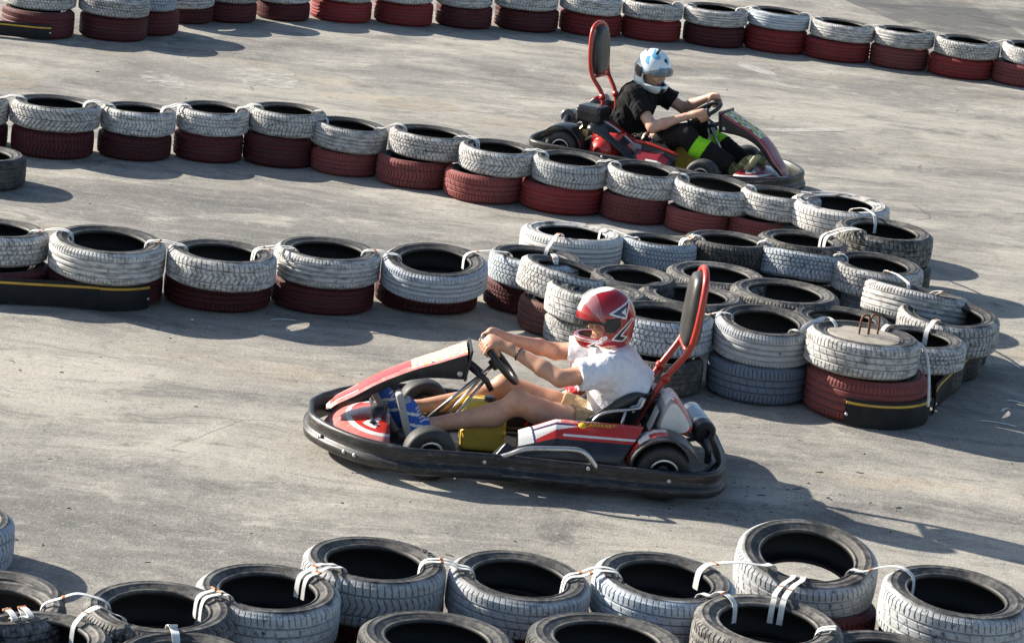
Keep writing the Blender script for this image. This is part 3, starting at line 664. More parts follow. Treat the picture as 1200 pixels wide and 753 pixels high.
def distpoly(x,y,poly):
    d=np.full(x.shape,9.)
    for i in range(len(poly)):
        (x0,y0),(x1,y1)=poly[i-1],poly[i]; L=(x1-x0)**2+(y1-y0)**2
        t=np.clip(((x-x0)*(x1-x0)+(y-y0)*(y1-y0))/L,0,1); d=np.minimum(d,np.hypot(x-x0-t*(x1-x0),y-y0-t*(y1-y0)))
    return d
# ------------------------------------------------------------------ kart materials
def scuffed(name):
    n=N(name); c=n.coord(); f=n.noise(c,13,5,.6); s1=n.noise(n.mapping(c,(3,3,60)),1.6,6,.7); s2=n.noise(n.mapping(c,(10,10,130),(3,1,2)),1.6,5,.7)
    col=n.mix(n.math('MULTIPLY',n.ramp(f,.42,.72),.4),(.011,.0115,.013),(.055,.054,.052))
    col=n.mix(n.ramp(s1,.54,.68,0,.65),col,(.10,.098,.095)); col=n.mix(n.ramp(s2,.56,.68,0,.7),col,(.16,.155,.15)); 
    rub=n.noise(n.mapping(c,(2.2,2.2,14)),1.3,5,.65); col=n.mix(n.ramp(rub,.60,.70,0,.5),col,(.14,.045,.04)); rub2=n.noise(n.mapping(c,(2.6,2.6,16),(7,2,1)),1.3,5,.65); col=n.mix(n.ramp(rub2,.60,.70,0,.5),col,(.30,.295,.28))
    n.set(color=col,rough=n.math('ADD',n.math('MULTIPLY',s1,.4),.22)); n.bump(n.math('ADD',s2,s1),.25,.004); return n.m
K_PLAST=scuffed('bumper_plastic')
K_ZINC=simple('zinc_bolt',(.55,.55,.53),.4,metal=.3,dirt=.2)
K_BLACK=simple('black_bodywork',(.014,.015,.02),.32,dirt=.25,dirtcol=(.09,.088,.085),scale=11)
K_RED=simple('red_bodywork',(.48,.022,.014),.28,dirt=.25,dirtcol=(.30,.12,.10),scale=12,coat=.3)
K_PINK=simple('faded_pink_bodywork',(.55,.14,.12),.35,dirt=.3,dirtcol=(.65,.55,.52),scale=30)
K_WHITE=simple('white_bodywork',(.68,.67,.65),.35,dirt=.3,dirtcol=(.40,.38,.36),scale=20)
K_DRED=simple('dark_red_bodywork',(.22,.012,.02),.25,dirt=.3,dirtcol=(.10,.04,.04),scale=12,coat=.4)
K_YG=simple('lime_check_paint',(.48,.47,.05),.4,dirt=.3,scale=20)
K_FRAME=simple('red_frame_tube',(.42,.030,.015),.35,dirt=.3,dirtcol=(.20,.04,.03),scale=20,coat=.2)
K_STEEL=simple('worn_steel_tube',(.55,.54,.52),.3,metal=.95,dirt=.35,dirtcol=(.20,.19,.18),scale=25)
K_DARKM=simple('dark_metal',(.06,.06,.065),.45,metal=.6,dirt=.5,dirtcol=(.10,.09,.08),scale=25)
K_SLICK=simple('slick_rubber',(.022,.022,.022),.6,dirt=.55,dirtcol=(.085,.08,.075),scale=9)
K_GREYP=simple('grey_plate',(.30,.31,.31),.5,dirt=.4,dirtcol=(.15,.15,.15),scale=20)
K_YEL=simple('yellow_fuel_tank',(.80,.56,.08),.45,dirt=.35,dirtcol=(.35,.25,.10),scale=12)
K_PAD=simple('black_vinyl_pad',(.022,.022,.022),.38,dirt=.3,dirtcol=(.08,.08,.078),scale=10)
K_LOGO=simple('yellow_logo',(.70,.50,.02),.4,dirt=.1)
K_NAVY=simple('navy_bodywork',(.03,.035,.12),.3,dirt=.2,scale=12)
K_BLUEP=simple('pale_blue_sticker',(.42,.55,.62),.35,dirt=.2,scale=20)
def make_kart(name,px,py,ref,ang,near,label,shear=0.,tilt=47.,wroll=0.,whl=(.25,.525)):
    """x forward, y to the driver's left, z up; the palette follows the photo for each kart"""
    a=R(ang); hx,hy=math.cos(a),math.sin(a); wpt=at(px,py,ref[2])
    ox=wpt.x-ref[0]*hx+ref[1]*hy; oy=wpt.y-ref[0]*hy-ref[1]*hx
    root=empty(name,(ox,oy,0),a); root.rotation_euler=(0,0,a); tag(root,label,'go-kart','karts on the track')
    sm_=lambda t:(lambda q:q*q*(3-2*q))(min(1,max(0,t))); sh=lambda x,z:x+shear*sm_((z-.18)/.34)
    near_red=K_RED if near else K_DRED
    # --- bumper: one closed moulded band
    half=[(1.19,0),(1.185,.14),(1.12,.28),(1.02,.41),(.92,.50),(.80,.56),(.68,.60),(.52,.592),(.32,.572),(.12,.572),(-.20,.588),(-.55,.605),(-.73,.595),(-.83,.555),(-.89,.45),(-.92,.32),(-.936,.15),(-.936,0)]
    loop=half+[(x,-y) for x,y in reversed(half[1:-1])]; P=smooth_path([(x,y,0) for x,y in loop],4,True); n=len(P); rings=[]
    sec=[(-.006,.064),(.008,.074),(.014,.092),(.014,.108),(.009,.117),(-.006,.123),(-.009,.130),(-.008,.150),(-.003,.176),(-.003,.187),(-.010,.197),(-.024,.198),(-.033,.190),(-.034,.072),(-.02,.062)]
    for i in range(n):
        t=(P[(i+1)%n]-P[i-1]).normalized(); nn=Vector((t.y,-t.x,0)); zz=.010*max(0,P[i].x)-.010
        rings.append([P[i]+nn*(o+.018)+Vector((0,0,z+zz)) for o,z in sec])
    mb=MB(); rings.append(rings[0]); mb.loft(rings,caps=False); bu=mb.build('bumper',K_PLAST,root)
    mb0=MB(); mb0.lathe([(0,.006),(.007,.005),(.009,0),(.009,-.004)],seg=10); proto=None
    for x,y,z in ((1.06,.515,.105),(1.02,.545,.105),(-.17,.645,.165),(-.62,.635,.14),(.30,.64,.15),(1.06,-.515,.105),(1.02,-.545,.105),(.42,-.64,.15),(-.17,-.645,.165)):
        i=min(range(n),key=lambda j:(P[j].x-x)**2+(P[j].y-y)**2); t=(P[(i+1)%n]-P[i-1]).normalized(); nn=Vector((-t.y,t.x,0))
        if nn.dot(P[i])<0: nn=-nn
        M=Matrix((Vector((0,0,1)),nn.cross(Vector((0,0,1))),nn)).transposed(); b=MB(); b.lathe([(0,.005),(.008,.0045),(.0105,0),(.0105,-.012)],P[i]+nn*(.033 if z<.12 else .019)+Vector((0,0,z)),M,seg=10); b.build('bolt',K_ZINC,bu)
    # --- chassis
    mb=MB()
    for s_ in (-1,1):
        mb.sweep(smooth_path([(-.78,.30*s_,.09),(-.3,.33*s_,.075),(.3,.30*s_,.075),(.75,.20*s_,.08),(1.02,.22*s_,.10),(1.14,.30*s_,.12)],4),.016,8)
        mb.sweep([(.2,.30*s_,.08),(.22,.60*s_,.09),(-.2,.61*s_,.09),(-.22,.32*s_,.08)],.013,8)
    mb.sweep([(.59,-.36,.10),(.59,.36,.10)],.016,8); mb.sweep([(-.30,-.33,.075),(-.30,.33,.075)],.016,8); mb.sweep([(-.78,-.45,.12),(-.90,-.2,.13),(-.90,.2,.13),(-.78,.45,.12)],.014,8)
    mb.sweep([(-.78,-.30,.09),(-.90,-.30,.12)],.012,6); mb.sweep([(-.78,.30,.09),(-.90,.30,.12)],.012,6)
    mb.build('chassis_frame',K_DARKM,root)
    mb=MB(); mb.box((.40,0,.052),(1.20,.60,.006)); mb.build('floor_tray',K_DARKM,root,smooth=False)
    mb=MB(); mb.sweep([(-.59,-.54,.147),(-.59,.54,.147)],.02,12); mb.lathe([(.0,-.006),(.075,-.006),(.075,.006),(0,.006)],(-.59,-.14,.147),Matrix(((1,0,0),(0,0,1),(0,1,0))),20); mb.build('rear_axle',K_DARKM,root,auto=30)
    # --- wheels
    def wheel(x,y,r,wd,steer):
        s_=1 if y>0 else -1; M=Matrix.Rotation(R(steer),3,'Z')@Matrix(((1,0,0),(0,0,s_),(0,1,0))).to_3x3()
        M=Matrix((( math.cos(R(steer)),0,-math.sin(R(steer))*s_),(math.sin(R(steer)),0,math.cos(R(steer))*s_),(0,1,0)))
        h=wd/2; rim=r*.50
        prof=[(rim,-h*.80),(rim+.012,-h*.92),(r*.72,-h*1.0),(r*.88,-h*.97),(r*.965,-h*.80),(r*.995,-h*.5),(r,0),(r*.995,h*.5),(r*.965,h*.80),(r*.88,h*.97),(r*.72,h*1.0),(rim+.012,h*.92),(rim,h*.80)]
        mb=MB(); mb.lathe(prof,(x,y,r),M,36,closed=True); wh=mb.build('wheel',K_SLICK,root)
        mb=MB(); mb.lathe([(rim+.006,h*.90),(rim+.006,h*1.0),(rim-.002,h*1.02),(rim-.007,h*.95),(rim-.009,h*.75)],(x,y,r),M,28,0); mb.lathe([(rim-.009,h*.75),(rim-.012,h*.2),(rim*.55,h*.12),(rim*.48,h*.50),(rim*.30,h*.55),(0,h*.55)],(x,y,r),M,28,1)
        mb.lathe([(rim+.003,-h*.90),(rim-.006,-h*.80),(rim-.010,0),(0,-.01)],(x,y,r),M,28,1); mb.build('rim',[K_STEEL,K_DARKM],wh,auto=30)
    st=6
    wheel(.59,.45,.134,.125,st); wheel(.59,-.45,.134,.125,st); wheel(-.59,.46,.147,.165,0); wheel(-.59,-.46,.147,.165,0)
    mb=MB()
    for s_ in(-1,1):
        mb.sweep([(.59,.30*s_,.12),(.59,.40*s_,.134)],.018,8); mb.sweep([(.60,.36*s_,.08),(.58,.36*s_,.19)],.014,8); mb.sweep([(.55,.36*s_,.10),(.60,.03*s_,.14)],.007,6)
    mb.build('front_axle',K_STEEL,root)
    # --- nose cone: low dome with a sticker of red, white and pink bands
    rings=[];nu,nv=14,26
    for i in range(nu+1):
        f=i/nu; row=[]
        for j in range(nv+1):
            b=-1+2*j/nv; th=b*PI/2
            row.append(Vector((.79+(.345*math.cos(th)**.8 if math.cos(th)>0 else 0)*f, .44*math.sin(th)*(.25+.75*f), .085+.135*math.cos(f*PI/2)**.75*(1-.15*abs(b)) if f<1 else .075)))
        rings.append(row)
    mb=MB(); mb.loft(rings,closed_ring=False); mi=[]
    for i in range(nu):
        for j in range(nv):
            f=(i+.5)/nu; b=abs(-1+2*(j+.5)/nv)
            c=0
            if f>.66: c=3
            if .60<f<.66: c=1
            if f>.90: c=2
            if .16<f<.52 and abs(b-.62)<.20*(f-.16)/.36: c=1
            if .28<f<.46 and abs(b-.62)<.09*(f-.24)/.24: c=2
            if f<.30 and b<.45: c=2
            mi.append(c)
    mb.mi=mi; mb.build('nose_cone',[near_red,K_WHITE,K_BLACK,K_PINK if near else K_DRED],root,solid=.006)
    # --- steering fairing: long arched panel
    st_=[(1.115,.212,.204,.045),(1.10,.226,.206,.075),(1.085,.238,.209,.088),(1.06,.262,.225,.105),(.98,.312,.262,.118),(.87,.386,.328,.122),(.76,.445,.388,.126),(.66,.492,.420,.132),(.57,.528,.432,.142),(.50,.560,.436,.154),(.425,.592,.440,.160)]
    if near: st_=[(x,z0-.004,z1,w_*.84) for x,z0,z1,w_ in st_]
    if not near: st_=[(x,z0*.985 if i>7 else z0-.04*(1-i/8),z1 if i>7 else z1-.04*(1-i/8),w_*.86) for i,(x,z0,z1,w_) in enumerate(st_)]
    A=[smooth_path([(sh(x,zt),zt,0) for x,zt,zb,hw in st_],5),smooth_path([(sh(x,zt),zb,hw) for x,zt,zb,hw in st_],5)]
    rings=[]; nt_=20
    for p,q in zip(*A):
        x,zt=p.x,p.y; zb,hw=q.y,q.z; top=[(hw*(-1+2*k/nt_),zt-.012*(abs(-1+2*k/nt_)**3)) for k in range(nt_+1)]
        rings.append([Vector((x,y,z)) for y,z in top]+[Vector((x-.004,hw*1.02,zt*.6+zb*.4)),Vector((x-.012,hw*.92,zb)),Vector((x-.012,-hw*.92,zb)),Vector((x-.004,-hw*1.02,zt*.6+zb*.4))])
    mb=MB(); mb.loft(rings); nr=len(rings[0]); mi=[]
    for i in range(len(rings)-1):
        f=i/(len(rings)-2)
        for k in range(nr):
            if k>=nt_: mi.append(2); continue
            e=abs(-1+2*(k+.5)/nt_); c=0
            if near:
                if f<.12: c=1 if e<.6 else 3
                elif f<.52: c=3 if e>.70 else (1 if .50<e<.60 and f<.42 else 0)
                elif f<.66: c=3 if e>.62-.9*(f-.52) else 0
                else:
                    c=3 if e>.80 else 1
                    if e<=.80:
                        g_=(k//2+i)%4
                        if g_==0: c=4
                        elif g_==2 and (k+2*i)%3==0: c=2
            else:
                if f<.60: c=5 if e>.86 else (2 if .55<e<.66 else (0 if e>.66 else 3))
                else:
                    c=0 if e>.74 else (4 if (k//5+i//4)%2 else (1 if (k//3+i//2)%3 else 2))
            mi.append(c)
    mi+=[2]*2; mb.mi=mi[:len(mb.f)]+[2]*(len(mb.f)-len(mi)); fa=mb.build('steering_fairing',[K_RED,K_WHITE,K_BLACK,K_PINK if near else K_DRED,K_YG,K_PINK],root,auto=35)
    mb=MB(); xe=sh(.425,.6)
    mb.box((xe-.010,0,.515),(.014,.285 if near else .30,.165),Matrix.Rotation(R(-8),3,'Y')); mb.build('end_plate',K_BLACK,fa,smooth=False,bevel=.005)
    for s_ in(-1,1):
        b=MB(); b.lathe([(0,.008),(.012,.006),(.015,0)],(xe+.03,.136*s_,.47),Matrix(((1,0,0),(0,0,s_),(0,1,0))),seg=12); b.build('bolt',K_ZINC,fa)
    # --- steering
    cx,cz=whl; ct_,st2=math.cos(R(tilt)),math.sin(R(tilt)); u=Vector((ct_,0,st2)); v=Vector((0,1,0)); ax=Vector((-st2,0,ct_)); cw_,sw_=math.cos(R(wroll)),math.sin(R(wroll)); v,ax=v*cw_+ax*sw_,ax*cw_-v*sw_
    mb=MB(); ring=[Vector((cx,0,cz))+(u*math.sin(t)+v*math.cos(t))*.140 for t in np.linspace(0,2*PI,41)[:-1]]
    mb.sweep(ring,.0165,10,closed=True); sw=mb.build('steering_wheel',K_PAD,root)
    mb=MB()
    for t in (0,PI,-PI/2):
        d=u*math.sin(t)+v*math.cos(t); c0_=Vector((cx,0,cz))-ax*.03; M=Matrix((d,ax.cross(d),ax)).transposed(); mb.box(c0_*1+d*.065+ax*.018,(.13,.026,.006),M)
    mb.lathe([(0,.012),(.03,.010),(.035,0),(.03,-.04),(0,-.04)],Vector((cx,0,cz))-ax*.012,Matrix((u,v,ax)).transposed(),16); mb.build('spoke_hub',K_DARKM,sw)
    mb=MB(); mb.sweep([Vector((cx,0,cz))-ax*.03,(.62,0,.15)],.011,8); mb.sweep([Vector((cx+.06,.05,cz-.09)),(.56,.09,.08)],.009,8); mb.sweep([Vector((cx+.06,-.05,cz-.09)),(.56,-.09,.08)],.009,8); mb.build('steering_column',K_STEEL,root)
    mb=MB(); mb.sweep([(xe-.01,.05,.50),(cx+.06,.05,cz-.10),(cx+.03,.05,cz-.15)],.016,8); mb.sweep([(xe-.01,-.05,.50),(cx+.06,-.05,cz-.10)],.016,8); mb.build('fairing_bracket',K_BLACK,root)
    # --- fuel tank between the legs
    s_=SDF((.12,-.16,.03),(.48,.16,.36),.008); s_.box((.30,0,.16),(.115,.105,.105),.03,0); s_.box((.325,0,.255),(.07,.08,.06),.03,.05); s_.box((.30,0,.16),(.118,.109,.006),.004,.004)
    K_YEL.node_tree.nodes['Principled BSDF'].inputs['Subsurface Weight'].default_value=.5; K_YEL.node_tree.nodes['Principled BSDF'].inputs['Subsurface Radius'].default_value=(.09,.06,.01); tk=s_.build('fuel_tank',K_YEL,root); mb=MB(); mb.lathe([(0,.04),(.028,.038),(.032,.0),(.0,0)],(.28,.03,.30),seg=16); mb.build('cap',K_BLACK,tk,auto=40)
    # --- pedals
    mb=MB()
    for s2 in(-1,1):
        mb.sweep([(.80,.13*s2,.06),(.83,.13*s2,.20),(.81,.13*s2,.27)],.009,8); mb.box((.815,.13*s2,.24),(.012,.07,.10)); mb.sweep([(.80,.06*s2,.10),(.98,.10*s2,.13)],.006,6)
    mb.box((.86,0,.12),(.05,.30,.06)); mb.sweep([(.88,-.22,.20),(.88,.22,.20)],.009,8); mb.build('pedals',K_DARKM,root,smooth=False)
    # --- seat
    prof=[(.02,.125,.165),(-.07,.075,.185),(-.20,.060,.195),(-.32,.066,.20),(-.41,.105,.205),(-.465,.19,.205),(-.505,.30,.20),(-.54,.40,.175),(-.555,.455,.13)]
    edge=[(.0,.16),(-.08,.20),(-.17,.275),(-.25,.345),(-.325,.41),(-.39,.455),(-.45,.475),(-.505,.465),(-.545,.47)]
    Q=smooth_path([(x,z,w_) for x,z,w_ in prof],5); E_=smooth_path([(x,z,0) for x,z in edge],5); rows=[]
    for q,e_ in zip(Q,E_):
        row=[]
        for k in range(21):
            t=-1+k/10; e=abs(t)**3.; row.append(Vector((q.x*(1-e)+e_.x*e,(q.z+.02*e)*math.copysign(abs(t)**.7,t),q.y*(1-e)+e_.y*e)))
        rows.append(row)
    mb=MB(); mb.loft(rows,closed_ring=False); mb.build('seat',simple('seat_shell',(.012,.012,.013),.3,dirt=.2,scale=12),root,solid=.012)
    for s2 in(-1,1):
        mb=MB(); mb.sweep(smooth_path([(-.19,.245*s2,.20),(-.225,.248*s2,.285),(-.285,.25*s2,.357),(-.44,.25*s2,.395),(-.475,.248*s2,.41),(-.49,.245*s2,.455)],5),.010,8); mb.sweep([(-.40,.249*s2,.385),(-.375,.249*s2,.25)],.009,8); mb.build('seat_brace',K_STEEL,root)
    # --- head restraint hoop
    hb=-.74 if near else -.66
    pth=[(-.37,.15,.10),(-.47,.14,.30),(-.60,.125,.54),(-.695,.15,.69),(-.722,.165,.80),(-.738,.16,.95),(-.748,.125,1.05),(-.752,.06,1.092),(-.753,0,1.10)]
    pth=[(sh(x,z),y,z) for x,y,z in pth]; full=pth+[(x,-y,z) for x,y,z in reversed(pth[:-1])]
    mb=MB(); mb.sweep(smooth_path(full,5),.0175,10); mb.sweep([(sh(-.695,.69),.15,.685),(sh(-.695,.69),-.15,.685)],.013,8)
    for s2 in(-1,1): mb.sweep([(sh(-.60,.54),.125*s2-.02,.54),(sh(-.60,.54),.125*s2+.02,.54)],.024,10)
    hp=mb.build('headrest_hoop',K_FRAME,root)
    rings=[]
    for k,(d,sc) in enumerate(((-.034,.86),(-.030,.95),(-.012,1.),(.012,1.),(.032,.95),(.043,.82),(.048,.5),(.05,.1))):
        row=[]
        for j in range(36):
            t=2*PI*j/36; c_,s3=math.cos(t),math.sin(t); e=.62; yy=(.165 if near else .148)*math.copysign(abs(c_)**e,c_)*sc; zz=.195*math.copysign(abs(s3)**e,s3)*sc; yy*=1-.22*(zz/.195+1)/2
            z=.885+zz; row.append(Vector((sh(-.715-.06*(z-.7),z)+d,yy,z)))
        rings.append(row)
    mb=MB(); mb.loft(rings); mb.build('headrest_pad',K_PAD,root)
    # --- side pods
    def pod(s2,x0,x1,pal,cut=.10,zt=.345):
        secy=[(.34,.07),(.34,.30),(.355,zt-.01),(.38,zt),(.41,zt-.003),(.445,zt-.028),(.475,zt-.062),(.503,zt-.098),(.520,zt-.128),(.528,zt-.16),(.53,.07)]
        secy=[(q.x,q.y) for q in smooth_path([(y,z,0) for y,z in secy[1:-1]],11)]; secy=[(.34,.07)]+secy+[(.53,.07)]; xs=np.linspace(x0,x1,151); rings=[]
        for x in xs:
            f=(x-x0)/(x1-x0); tp=min(1,(1-f)/.12+.55); 
            rings.append([Vector((x-(z-.24)*.75*max(0,1-f/.35)*(1 if s2>0 else 0),y*s2,.07+(z-.07)*(.72+.28*min(1,(1-f)*3.)))) for y,z in secy])
        mb=MB(); mb.loft(rings); ns=len(secy); mi=[]
        for i in range(150):
            f=(i+.5)/150
            for k in range(ns): mi.append(2 if k==0 or k>=ns-2 else pal(f,(k-1)/(ns-4)))
        mb.mi=mi+[2,2]; return mb.build('side_pod',[near_red,K_WHITE,K_BLACK,K_PINK,K_NAVY],root,auto=30)
    def pal_left(f,w):
        # w runs from the inner edge of the lid (0) down to the outer skirt (1)
        if w<.14: return 2 if f<.9 else 0
        if w>.66: return 2
        s_=f+.10*(w-.4)
        if .865<s_<.885: return 4
        if s_>=.885: return 1
        if .44<w<.44+.16*max(0,(s_-.45)/.41) : return 1
        if .41<w<.44 and s_>.5: return 4
        if .58<w<.62 and f<.60: return 1
        if .28<w<.40 and f>.45: return 1 if f>.62 else 3
        return 0
    lp=pod(1,-.40,.15,pal_left)
    def pal_right(f,w):
        if w<.30 or w>.80 or f<.08 or f>.90: return 2
        if .58<w<.66 and f>.35: return 1
        return 0
    pod(-1,.0,.31,pal_right,zt=.235)
    if near:
        for tx_,sz,xo,zo in (('CARAKART',.030,-.215,.3385),):
            cu=bpy.data.curves.new('logo','FONT'); cu.body=tx_; cu.size=sz; cu.extrude=.0006; cu.align_x='CENTER'; cu.shear=.2
            t=bpy.data.objects.new('t',cu); COL.objects.link(t); bpy.context.view_layer.update(); me=bpy.data.meshes.new_from_object(t.evaluated_get(bpy.context.evaluated_depsgraph_get())); bpy.data.objects.remove(t)
            me.materials.append(K_LOGO); o=bpy.data.objects.new('logo_text',me); link(o,lp); o.location=(xo-.04,.432,zo-.003); o.rotation_euler=(R(35),0,PI)
        mb=MB(); M=Matrix((Vector((-1,0,0)),Vector((0,-.8,.58)),Vector((0,.58,.8)))).transposed(); mb.lathe([(0,.003),(.018,.003),(.02,0)],(-.165,.434,.337),M,14); mb.build('logo_emblem',K_LOGO,lp)
    # --- pod nose and nerf bars
    for s2 in(-1,1):
        s_=SDF((.10,.30,.04),(.36,.62,.30),.008); s_.ell((.23,.46,.10),(.10,.085,.125),0,cuts=(((0,0,.06),(0,0,-1)),((.23,.505,0),(0,1,.25)),((.30,0,.10),(.8,0,.6))))
        if s2<0: s_.V=s_.V[:,::-1,:].copy(); s_.lo[1]=-s_.ax[1][-1]; s_.ax[1]=s_.lo[1]+.008*np.arange(s_.n[1])
        if s2>0: s_.build('pod_nose',K_BLACK,root)
        xo=0 if s2>0 else .12
        if s2<0: continue
        mb=MB(); mb.sweep(smooth_path([(.275+xo,.555*s2,.16),(.20+xo,.575*s2,.195),(.12+xo,.59*s2,.235),(.0+xo,.60*s2,.25),(-.10,.60*s2,.256),(-.155,.602*s2,.252),(-.20,.60*s2,.222),(-.245,.59*s2,.165)],5),.0145,10); mb.build('nerf_bar',K_STEEL,root)
    # --- rear fenders
    for s2 in(-1,1):
        rings=[]
        for k in range(17):
            t=R(8+k*9.2); c_,s3=math.cos(t),math.sin(t); ro,ri=.186,.176; bul=lambda w_:.012*(1-(w_/.10)**2)
            ws=(-.10,-.06,0,.06,.10); rings.append([Vector((-.59-c_*-(ro+bul(w_)),(.46+w_)*s2,.150+s3*(ro+bul(w_)))) for w_ in ws]+[Vector((-.59-c_*-ri,(.46+w_)*s2,.150+s3*ri)) for w_ in reversed(ws)])
        mb=MB(); mb.loft(rings); ns=10; mi=[]
        for i in range(16):
            for k in range(ns): mi.append(((1 if i in(4,5) or k==1 and i>5 else 0) if near and i<9 and k<3 and s2>0 else 2))
        mb.mi=mi+[2,2]; mb.build('rear_fender',[near_red,K_WHITE,K_BLACK],root,auto=40)
    # --- rear shell on the left
    out=smooth_path([(-.585,0,.455),(-.615,0,.492),(-.65,0,.480),(-.70,0,.42),(-.735,0,.365),(-.738,0,.33),(-.71,0,.305),(-.62,0,.295),(-.565,0,.31),(-.555,0,.36)],4,True); cen=Vector((-.645,0,.385)); rings=[]
    ys=[.10,.105,.12,.15,.18,.21,.24,.27,.30,.33,.345,.352,.354]
    for y in ys:
        e=min(1,max(0,(y-.10)/.03),1) ; e2=min(1,max(0,(.354-y)/.035)); sc=.80+.20*math.sqrt(min(e,1))*1.; sc=min(sc,.78+.22*math.sqrt(e2)); rings.append([cen+(q-cen)*sc+Vector((0,y,0)) for q in out])
    mb=MB(); mb.loft(rings); no=len(out); mi=[]
    for i in range(len(ys)-1):
        for k in range(no):
            h_=k/no; slope=.10<h_<.46
            c=0
            if slope: c=1 if (i in(3,4,6,8) and h_<.40) or (.20<h_<.24) else 0
            if i>=9: c=(3 if h_>.42 else (1 if .12<h_<.34 else 2))
            if h_>.62: c=2
            mi.append(c)
    mb.mi=mi+[2,2 if not near else 0]; mb.build('rear_shell',[K_WHITE,K_PINK,K_GREYP,K_RED] if near else [K_DRED,K_NAVY,K_BLACK,K_BLACK],root,auto=40)
    mb=MB(); mb.box((-.535,.30,.37),(.012,.10,.12),Matrix.Rotation(R(-18),3,'Y')); mb.box((-.545,.32,.275),(.05,.10,.03)); mb.build('grey_guard',K_GREYP,root,smooth=False,bevel=.01)
    # --- muffler
    A_=Vector((-.775,-.06,.325)); B_=Vector((-.83,.20,.285)); d=(B_-A_).normalized(); M=Matrix((d.orthogonal().normalized(),d.cross(d.orthogonal().normalized()),d)).transposed(); L=(B_-A_).length
    mb=MB(); mb.lathe([(0,0),(.05,0),(.056,.006),(.056,L*.74),(.05,L*.75)],A_,M,24); mf=mb.build('muffler',simple('muffler_silver',(.62,.63,.62) if near else (.10,.10,.11),.35,metal=.7,dirt=.3,scale=20),root,auto=40)
    mb=MB(); mb.lathe([(.053,L*.75),(.060,L*.76),(.060,L*.96),(.05,L),(.024,L),(.022,L*.9),(0,L*.9)],A_,M,24); mb.build('end_cap',K_BLACK,mf,auto=40)
    mb=MB(); mb.lathe([(.0572,L*.20),(.0572,L*.62)],A_,M,24); mb.build('sticker',K_BLUEP if near else K_BLACK,mf)
    mb=MB(); mb.sweep(smooth_path([A_+d*.02,(-.70,-.26,.30),(-.55,-.33,.28),(-.42,-.36,.26)],5),.02,8); mb.build('exhaust_pipe',K_DARKM,root); mb=MB(); mb.sweep(smooth_path([B_-Vector((0,0,.03)),(-.85,.22,.20),(-.86,.18,.13)],5),.018,8); mb.build('tail_pipe',K_DARKM,root)
    # --- engine on the right
    s_=SDF((-.62,-.56,.04),(.06,-.14,.40),.008); s_.box((-.27,-.36,.18),(.13,.10,.12),.03,0); s_.cap((-.26,-.42,.19),(-.26,-.475,.19),.105,.09,.02); s_.box((-.42,-.34,.17),(.08,.08,.09),.02,.02); s_.box((-.24,-.36,.30),(.09,.09,.03),.02,.02)
    en=s_.build('engine',[K_RED,K_DARKM],root,lambda C:(C[:,0]<-.37).astype(int))
    mb=MB(); mb.lathe([(.095,0),(.085,.02),(.070,.028),(.066,.018),(.045,.018),(.043,.026),(.02,.028),(0,.026)],(-.26,-.50,.19),Matrix(((1,0,0),(0,0,-1),(0,1,0))),28)
    for k in range(12):
        t=2*PI*k/12; mb.box((-.26+.057*math.cos(t),-.522,.19+.057*math.sin(t)),(.024,.006,.006),Matrix.Rotation(-t,3,'Y'))
    mb.build('recoil_starter',K_FRAME,en,auto=35)
    s_=SDF((-.58,-.48,.28),(-.30,-.18,.52),.007); s_.box((-.44,-.33,.435),(.105,.10,.066),.025,0); s_.box((-.44,-.33,.35),(.06,.06,.04),.02,.02); s_.box((-.44,-.33,.455),(.108,.103,.004),.003,.003); s_.build('airbox',K_BLACK,en)
    mb=MB(); mb.sweep([(-.36,-.33,.33),(-.33,-.33,.36)],.03,10); mb.sweep(smooth_path([(-.36,-.44,.28),(-.42,-.46,.24),(-.46,-.45,.16),(-.40,-.47,.10)],4),.012,8); mb.sweep(smooth_path([(-.47,-.42,.34),(-.50,-.44,.28),(-.47,-.47,.22)],4),.008,6); mb.box((-.43,-.44,.29),(.05,.03,.05)); mb.build('carburettor',simple('brass_fittings',(.45,.33,.16),.4,metal=.7,dirt=.5,scale=30),en,smooth=False)
    rows=[]
    for i in range(13):
        f=i/12; x=-.40+.42*f; z=.40-.02*math.sin(f*2)-.19*f**1.8
        rows.append([Vector((x,-.24-.26*k/8,z-.05*(k/8)**2.5-(.0 if k<8 else .02))) for k in range(9)])
    mb=MB(); mb.loft(rows,closed_ring=False); mb.mi=[(1 if k<2 else (2 if k==2 else (3 if i>8 and k<5 else 0))) for i in range(12) for k in range(8)]; mb.build('engine_cover',[K_BLACK,K_RED,K_WHITE,K_PINK],root,solid=.008)
    # fittings visible on the far side of the seat
    mb=MB(); mb.sweep(smooth_path([(.34,-.36,.24),(.1,-.37,.285),(-.02,-.37,.29)],4),.014,8); mb.sweep([(.05,-.30,.10),(-.05,-.34,.30)],.010,8); mb.build('brake_rail',K_FRAME,root)
    mb=MB(); mb.sweep([(.02,-.30,.12),(-.06,-.31,.27)],.016,8); mb.sweep([(-.04,-.28,.10),(-.10,-.30,.26)],.012,8); mb.box((.16,-.32,.20),(.10,.08,.07)); mb.box((-.02,-.34,.21),(.08,.06,.12)); mb.build('control_linkage',K_GREYP,root,smooth=False,bevel=.006)
    return root
